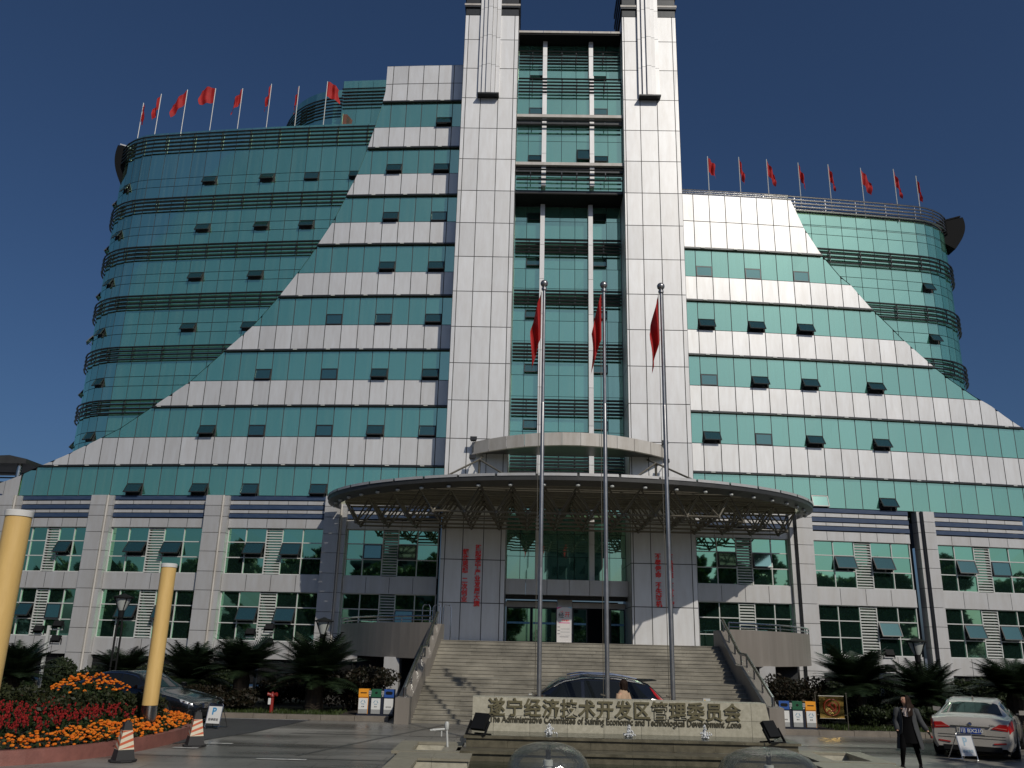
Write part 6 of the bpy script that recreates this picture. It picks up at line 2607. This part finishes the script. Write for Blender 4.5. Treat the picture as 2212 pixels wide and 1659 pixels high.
rear_face(c4, SUV, '', gp, (.86, 1.02), True)

# ------------------------------------------------------------------ people
M['skin'] = mat('skin', (.44, .25, .17), rough=.5, subsurf=.1)
M['hair'] = mat('dark brown hair', (.022, .012, .008), rough=.75, spec=.15, var=.4, scale=20, stretch=(4, 4, .4))
M['coat'] = mat('grey wool coat', (.062, .066, .07), rough=.95, spec=.1, var=.2, scale=40)
M['dress'] = mat('black knit', (.004, .004, .0045), rough=.95, spec=.08)
M['scarf'] = mat('white patterned blouse', (.6, .56, .53), rough=.7, col2=(.25, .16, .14), scale=22)
M['tan'] = mat('tan jacket', (.42, .29, .19), rough=.85, var=.15, scale=8)


def figure(nodes, edges, parent, mats, zsplit, sub=2):
    """one continuous skinned body; nodes: name -> (x, y, z, r); faces below zsplit take the second material"""
    names = list(nodes)
    me = bpy.data.meshes.new('body')
    me.from_pydata([nodes[n][:3] for n in names], [(names.index(a), names.index(b)) for a, b in edges], [])
    o = bpy.data.objects.new('body', me)
    COL.objects.link(o)
    sm = o.modifiers.new('skin', 'SKIN')
    sm.use_smooth_shade = True
    lay = me.skin_vertices[0].data
    for i, n in enumerate(names):
        lay[i].radius = (nodes[n][3], nodes[n][4] if len(nodes[n]) > 4 else nodes[n][3])
        lay[i].use_root = (n == 'pelvis')
    ss = o.modifiers.new('sub', 'SUBSURF')
    ss.levels = sub
    dg = bpy.context.evaluated_depsgraph_get()
    m2 = bpy.data.meshes.new_from_object(o.evaluated_get(dg))
    o.modifiers.clear()
    o.data = m2
    m2.materials.clear()
    for m in mats:
        m2.materials.append(M[m])
    for p in m2.polygons:
        p.use_smooth = True
        p.material_index = 1 if p.center.z < zsplit else 0
    o.parent = parent
    return o


def hand_nodes(N, E, pre, wrist, d, side, curl):
    """palm, four fingers and a thumb from a wrist; d: direction of the hand"""
    d = Vector(d).normalized()
    s = Vector(side).normalized()
    n = d.cross(s)
    w = Vector(wrist)
    palm = w + d * .06
    N[pre + 'palm'] = (*palm, .026, .018)
    E.append((pre + 'wrist', pre + 'palm'))
    for k, (off, ln) in enumerate(((-.026, .058), (-.009, .07), (.009, .066), (.025, .05))):
        a = palm + d * .035 + s * off
        b = a + d * ln * .55 + n * curl * ln * .3
        c = b + d * ln * .35 + n * curl * ln * .5
        for q, p, r_ in (('a', a, .0095), ('b', b, .0088), ('c', c, .0075)):
            N['%sf%d%s' % (pre, k, q)] = (*p, r_)
        E += [(pre + 'palm', '%sf%da' % (pre, k)), ('%sf%da' % (pre, k), '%sf%db' % (pre, k)), ('%sf%db' % (pre, k), '%sf%dc' % (pre, k))]
    t1 = w + d * .035 - s * .035
    t2 = t1 + d * .035 - s * .018 + n * .008
    N[pre + 't1'] = (*t1, .011)
    N[pre + 't2'] = (*t2, .009)
    E += [(pre + 'palm', pre + 't1'), (pre + 't1', pre + 't2')]


def ring_loft(mb, rings, closed=True):
    ids = [[mb.pt(p) for p in r] for r in rings]
    n = len(ids[0])
    for a, b in zip(ids, ids[1:]):
        for j in range(n if closed else n - 1):
            mb.f.append([a[j], a[(j + 1) % n], b[(j + 1) % n], b[j]])
    return ids


def body_graph(J, hands):
    N, E = {}, []
    for k, v in J.items():
        N[k] = v
    ch = ['pelvis', 'waist', 'chest', 'neck', 'head1', 'head2', 'head3']
    E += list(zip(ch, ch[1:]))
    E += [('head2', 'nose')] if 'nose' in N else []
    for s in 'rl':
        E += [('pelvis', s + 'hip'), (s + 'hip', s + 'knee'), (s + 'knee', s + 'calf'), (s + 'calf', s + 'ankle'), (s + 'ankle', s + 'toe')]
        E += [('chest', s + 'sh'), (s + 'sh', s + 'el'), (s + 'el', s + 'wrist')]
        d = Vector(N[s + 'wrist'][:3]) - Vector(N[s + 'el'][:3])
        hand_nodes(N, E, s, N[s + 'wrist'][:3], d, hands[s][0], hands[s][1])
    return N, E


# the woman in the grey coat, walking to the left with her head turned that way
WO = empty('person', (8.42, 18.98, .012), -R(24), 'woman in a long grey coat and black dress walking with her head turned', 'person')
J = {'pelvis': (0, 0, .90, .12, .10), 'waist': (0, .0, 1.05, .10, .085), 'chest': (0, .0, 1.24, .125, .095), 'neck': (0, .01, 1.40, .05),
     'head1': (-.01, -.015, 1.475, .062), 'head2': (-.01, -.01, 1.545, .084), 'head3': (-.01, .01, 1.60, .072), 'nose': (-.085, -.075, 1.535, .014),
     'rhip': (-.09, -.02, .84, .09), 'rknee': (-.13, -.17, .48, .058), 'rcalf': (-.15, -.10, .32, .052), 'rankle': (-.17, .0, .10, .036), 'rtoe': (-.21, -.16, .045, .034),
     'lhip': (.09, .02, .84, .09), 'lknee': (.12, .07, .48, .058), 'lcalf': (.145, .13, .32, .052), 'lankle': (.17, .20, .12, .036), 'ltoe': (.16, .08, .04, .034),
     'rsh': (-.165, .0, 1.315, .052), 'rel': (-.23, .03, 1.07, .042), 'rwrist': (-.21, -.10, .86, .028),
     'lsh': (.165, .0, 1.315, .052), 'lel': (.25, .03, 1.08, .042), 'lwrist': (.36, .0, .875, .028)}
WO.scale = (1.0, .95, .885)
N, E = body_graph(J, {'r': ((0, 1, 0), .5), 'l': ((0, -1, 0), .5)})
figure(N, E, WO, ('skin', 'dress'), .86)
# face: eyes, brows and mouth towards her right
fd = Vector((-.74, -.67, 0)).normalized()
fs = Vector((fd.y, -fd.x, 0))
hc = Vector((-.01, -.01, 1.548))
for s in (-1, 1):
    mb = MB()
    mb.lathe([(.001, -.008), (.011, 0), (.001, .008)], hc + fd * .076 + fs * .032 * s + Vector((0, 0, .006)), 8)
    mb.build('eye', 'black', WO, smooth=True)
mb = MB()
mb.tube([hc + fd * .072 + fs * .022 + Vector((0, 0, -.05)), hc + fd * .082 + Vector((0, 0, -.052)), hc + fd * .072 - fs * .022 + Vector((0, 0, -.05))], .007, 6)
mb.build('mouth', mat('lips', (.34, .09, .08), rough=.4), WO, smooth=True)
# hair: cap, and long strands down to the chest
mb = MB()
bk_ = -fd


def hair_pt(i, j):
    a = -2.15 + 4.3 * i
    d = bk_ * cos(a) + fs * sin(a)
    t = j
    if t < .45:
        e = t / .45 * pi / 2
        rr = .098 * sin(e + .08)
        z = 1.556 + .095 * cos(e)
    else:
        q = (t - .45) / .55
        rr = .098 + .035 * q + .012 * sin(a * 9 + q * 4)
        z = 1.556 - .36 * q + .02 * sin(a * 7)
        if z < 1.42:
            rr += .03
    p = Vector((-.01, .0, z)) + d * rr + bk_ * .012
    return p


mb.grid(hair_pt, 36, 16)
mb.build('hair', 'hair', WO, smooth='all', fix=False)
# dress, blouse, coat with an open front, sleeves
def ell(cx, cy, z, rx, ry, a0, a1, n, wob=0.0, ph=0):
    return [(cx + (rx + wob * sin(6 * a + ph)) * sin(a), cy - (ry + wob * sin(6 * a + ph)) * cos(a), z) for a in [a0 + (a1 - a0) * i / n for i in range(n + 1)]]


mb = MB()
ring_loft(mb, [ell(0, 0, z, rx, ry, 0, 2 * pi * 31 / 32, 31, w) for z, rx, ry, w in
               ((1.34, .13, .085, 0), (1.27, .155, .115, 0), (1.15, .14, .115, 0), (1.04, .128, .108, 0), (.92, .155, .13, .002), (.75, .18, .16, .006), (.60, .205, .19, .010))])
mb.build('dress', 'dress', WO, smooth='all', fix=False)
mb = MB()
mb.grid(lambda i, j: (-.075 + .15 * i + .01 * sin(9 * j), -.105 - .028 * sin(pi * i) - .012 * sin(14 * i + 6 * j), 1.365 - .16 * j - .03 * sin(pi * i) * j), 10, 8)
mb.build('blouse', 'scarf', WO, smooth='all', fix=False)
mb = MB()
rings = []
for z, rx, ry, op, w in ((1.385, .10, .075, .75, 0), (1.345, .185, .105, .62, 0), (1.25, .195, .135, .58, .002), (1.08, .178, .135, .56, .003), (.92, .20, .155, .60, .005), (.74, .225, .18, .72, .010), (.56, .25, .205, .82, .014), (.47, .262, .215, .86, .016)):
    rings.append(ell(.012 * (1.4 - z), .015, z, rx, ry, op, 2 * pi - op, 30, w, z * 5))
ids = ring_loft(mb, rings, closed=False)
inner = [[(p[0] * .95, (p[1] - .015) * .95 + .015, p[2]) for p in r_] for r_ in rings]
ids2 = ring_loft(mb, inner, closed=False)
for a, b in ((0, 0), (-1, -1)):
    for k in range(len(ids) - 1):
        mb.f.append([ids[k][a], ids[k + 1][a], ids2[k + 1][b], ids2[k][b]])
for s in 'rl':
    sh, el, wr_ = (Vector(J[s + k][:3]) for k in ('sh', 'el', 'wrist'))
    sg = -1 if s == 'r' else 1
    mb.tube([sh + Vector((-sg * .03, 0, .02)), sh + Vector((sg * .01, 0, .0)), sh.lerp(el, .5), el, el.lerp(wr_, .5), wr_ + (wr_ - el).normalized() * -.01], [.05, .072, .066, .058, .054, .052], 12)
mb.build('coat', 'coat', WO, smooth='all', fix=False)
mb = MB()
mb.lathe([(.001, -.03), (.022, -.012), (.024, .014), (.001, .03)], (.43, -.01, .745), 8)
mb.tube([(.415, -.005, .80), (.43, -.01, .76)], .006, 5)
mb.build('key_fob', mat('dark red fob', (.25, .02, .015), rough=.4), WO, smooth=True)
for s in 'rl':
    a, t_ = Vector(J[s + 'ankle'][:3]), Vector(J[s + 'toe'][:3])
    mb = MB()
    d = (t_ - a)
    d.z = 0
    d.normalize()
    mb.tube([Vector((a.x, a.y, t_.z)) - d * .06, Vector((a.x, a.y, t_.z)) + d * .02, t_, t_ + d * .05 + Vector((0, 0, -.012))], [.036, .044, .042, .02], 10)
    mb.build('shoe', 'black', WO, smooth=True)

# the person behind the sign wall, seen from the side
PB = empty('person', (2.72, 20.72, 0), R(-125), 'dark haired person in a tan jacket passing between the sign wall and the black car', 'person')
J2 = {'pelvis': (0, 0, .88, .12, .10), 'waist': (0, .0, 1.02, .11, .09), 'chest': (0, .0, 1.19, .13, .10), 'neck': (0, .0, 1.35, .05),
      'head1': (0, -.02, 1.415, .062), 'head2': (0, -.01, 1.48, .084), 'head3': (0, .01, 1.53, .072), 'nose': (0, -.11, 1.47, .014),
      'rhip': (-.09, -.0, .82, .09), 'rknee': (-.1, -.14, .46, .06), 'rcalf': (-.1, -.09, .3, .052), 'rankle': (-.1, -.06, .10, .038), 'rtoe': (-.11, -.22, .04, .034),
      'lhip': (.09, .0, .82, .09), 'lknee': (.1, .04, .46, .06), 'lcalf': (.1, .10, .3, .052), 'lankle': (.1, .17, .12, .038), 'ltoe': (.11, .05, .04, .034),
      'rsh': (-.17, .0, 1.27, .055), 'rel': (-.21, .09, 1.03, .045), 'rwrist': (-.19, .05, .82, .03),
      'lsh': (.17, .0, 1.27, .055), 'lel': (.21, -.05, 1.03, .045), 'lwrist': (.19, -.17, .84, .03)}
N, E = body_graph(J2, {'r': ((0, 1, 0), .5), 'l': ((0, 1, 0), .5)})
figure(N, E, PB, ('skin', 'dress'), .86)
mb = MB()
ring_loft(mb, [ell(0, 0, z, rx, ry, 0, 2 * pi * 27 / 28, 27, .003) for z, rx, ry in ((1.37, .075, .07), (1.33, .12, .09), (1.26, .19, .125), (1.1, .18, .13), (.92, .185, .14), (.80, .19, .145))])
for s in 'rl':
    sh, el, wr_ = (Vector(J2[s + k][:3]) for k in ('sh', 'el', 'wrist'))
    mb.tube([sh, sh.lerp(el, .5), el, el.lerp(wr_, .5), wr_], [.072, .066, .058, .052, .048], 12)
mb.build('jacket', 'tan', PB, smooth='all', fix=False)
mb = MB()
fd, fs = Vector((0, -1, 0)), Vector((-1, 0, 0))
bk_ = Vector((0, 1, 0))


def hair2(i, j):
    a = -2.0 + 4.0 * i
    d = bk_ * cos(a) + fs * sin(a)
    if j < .6:
        e = j / .6 * pi / 2
        return Vector((0, 0, 1.49 + .10 * cos(e))) + d * .102 * sin(e + .08) + bk_ * .012
    q = (j - .6) / .4
    return Vector((0, 0, 1.49 - .13 * q)) + d * (.102 - .012 * q + .006 * sin(a * 8)) + bk_ * .012


mb.grid(hair2, 30, 14)
mb.build('hair', 'hair', PB, smooth='all', fix=False)
for s in (-1, 1):
    mb = MB()
    mb.lathe([(.001, -.008), (.011, 0), (.001, .008)], (s * .032, -.09, 1.485), 8)
    mb.build('eye', 'black', PB, smooth=True)
    a, t_ = Vector(J2[('r' if s < 0 else 'l') + 'ankle'][:3]), Vector(J2[('r' if s < 0 else 'l') + 'toe'][:3])
    mb = MB()
    d = t_ - a
    d.z = 0
    d.normalize()
    mb.tube([Vector((a.x, a.y, t_.z)) - d * .06, Vector((a.x, a.y, t_.z)) + d * .02, t_, t_ + d * .05 + Vector((0, 0, -.012))], [.036, .044, .042, .02], 10)
    mb.build('shoe', 'black', PB, smooth=True)

# ------------------------------------------------------------------ what stands behind the camera and shows in the glass
def tree_meshes(seed, h, cr, n, s):
    r = random.Random(seed)
    tk, cw = MB(), MB()
    tk.tube([(0, 0, -.2), (.05, .02, h * .25), (-.05, .05, h * .5), (.05, 0, h * .75)], [h * .022, h * .018, h * .012, h * .005], 8)
    cs = []
    for k in range(26):
        a = r.uniform(0, 6.28)
        z = h * r.uniform(.2, .9)
        wid = cr * (1 - ((z / h - .55) / .5) ** 2) ** .5 if abs(z / h - .55) < .5 else .2
        d = wid * r.uniform(.25, .75)
        c = (cos(a) * d, sin(a) * d, z)
        tk.tube([(0, 0, z * .72), (c[0] * .5, c[1] * .5, z * .86), c], [h * .008, h * .005, .02], 5)
        cs.append((*c, cr * r.uniform(.26, .42), cr * r.uniform(.22, .34)))
    for p in blob_points(r, cs, n):
        leaf(cw, p, s * r.uniform(.7, 1.4), r)
    return tk, cw


protos = []
for sd, h, cr in ((1, 12.0, 4.2), (2, 14.0, 3.6), (3, 10.0, 4.0)):
    o = empty('street_tree', (0, 0, 0), 0, '', 'tree', 'trees across the street')
    a, b = tree_meshes(sd, h, cr, 5200, .40)
    a.build('trunk', 'bark', o)
    b.build('crown', 'treeleaf', o, fix=False)
    protos.append(o)
tsp = [(-44, -26, 0, 1.2), (-36, -22, 1, 1.05), (-29, -27, 0, 1.1), (-23, -21, 2, 1.15), (-17, -25, 1, 1.0), (-10, -22, 2, 1.0), (-3, -27, 0, .82),
       (16, -26, 2, 1.0), (23, -21, 0, 1.12), (30, -26, 1, 1.12), (36, -20, 0, 1.2), (43, -25, 1, 1.1), (51, -22, 0, 1.15), (60, -26, 2, 1.3), (-53, -24, 1, 1.1), (-40, -32, 1, .8), (-25, -34, 0, .85), (-13, -33, 2, .8), (-6, -20, 0, .62), (6, -30, 0, .55), (11, -22, 2, .7), (20, -33, 1, .85), (39, -33, 0, .9), (48, -33, 2, 1.0), (26, -20, 1, .8), (33, -24, 2, .95), (39.5, -19.5, 1, .9), (45, -20, 2, 1.05), (55, -19.5, 0, 1.0), (64, -21, 1, 1.1), (70, -26, 0, 1.2), (57, -31, 2, 1.1), (78, -22, 0, 1.2), (86, -27, 1, 1.25), (94, -21, 2, 1.3), (102, -25, 0, 1.25), (111, -22, 1, 1.2), (-62, -22, 0, 1.1), (-70, -26, 2, 1.2), (-79, -22, 0, 1.1), (-88, -25, 1, 1.1), (-97, -22, 0, 1.2)]
seen = set()
for (x, y, k, s) in tsp:
    o = protos[k] if k not in seen else copy_tree(protos[k])
    seen.add(k)
    o.location, o.scale, o.rotation_euler = (x, y, 0), (s, s, s), (0, 0, x)
    o['label'] = 'green street tree standing across the street opposite the building'
sh = None  # unseen hedge row, added to fill the low window reflections with dark leaves
for k in range(25):
    x = -100 + 8.7 * k
    if sh is None:
        sh = bush((x, -17.5, 0), 91, 9.4, 2.4, 4.6, 'leaf', 'unseen tall hedge added to darken the low window reflections', n=9000, group='added hedges behind the camera', name='reflection_hedge')
    else:
        o = copy_tree(sh)
        o.location = (x, -17.5 + .8 * sin(k * 2.3), 0)
        o.rotation_euler = (0, 0, pi * (k % 2))
# near tree that dapples the forecourt
NT = empty('street_tree', (16.6, 9.6, 0), 0, 'open crowned tree by the forecourt outside the right picture edge', 'tree')
a, b = tree_meshes(9, 10.5, 3.3, 1500, .34)
a.build('trunk', 'bark', NT)
b.build('crown', 'treeleaf', NT, fix=False)
M['concrete'] = mat('pale render', (.10, .10, .095), rough=.8, var=.2, scale=1)
for (x, y, w, d, h, lab) in ((7.6, -62, 9, 12, 25, 'narrow apartment block opposite the entrance'), (-34, -70, 22, 14, 17, 'long apartment block opposite the left wing'),
                             (44, -75, 18, 14, 15, 'low apartment block opposite the right wing')):
    o = empty('apartment_block', (x, y, 0), 0, lab, 'building', 'buildings across the street')
    mb = MB()
    mb.box(-w / 2, w / 2, -d / 2, d / 2, 0, h)
    mb.box(-w * .2, w * .15, -d * .2, d * .2, h, h + 2.4)
    mb.build('wall', 'concrete', o)
    wb_ = MB()
    nx, nz2 = int(w / 2.6), int(h / 3.1)
    for i in range(nx):
        for k in range(nz2):
            xx, zz = -w / 2 + (i + .5) * w / nx, 1.2 + k * h / nz2
            wb_.box(xx - .7, xx + .7, d / 2 - .05, d / 2 + .03, zz, zz + 1.5)
    tag(wb_.build('windows', 'black', o), kind='stuff')
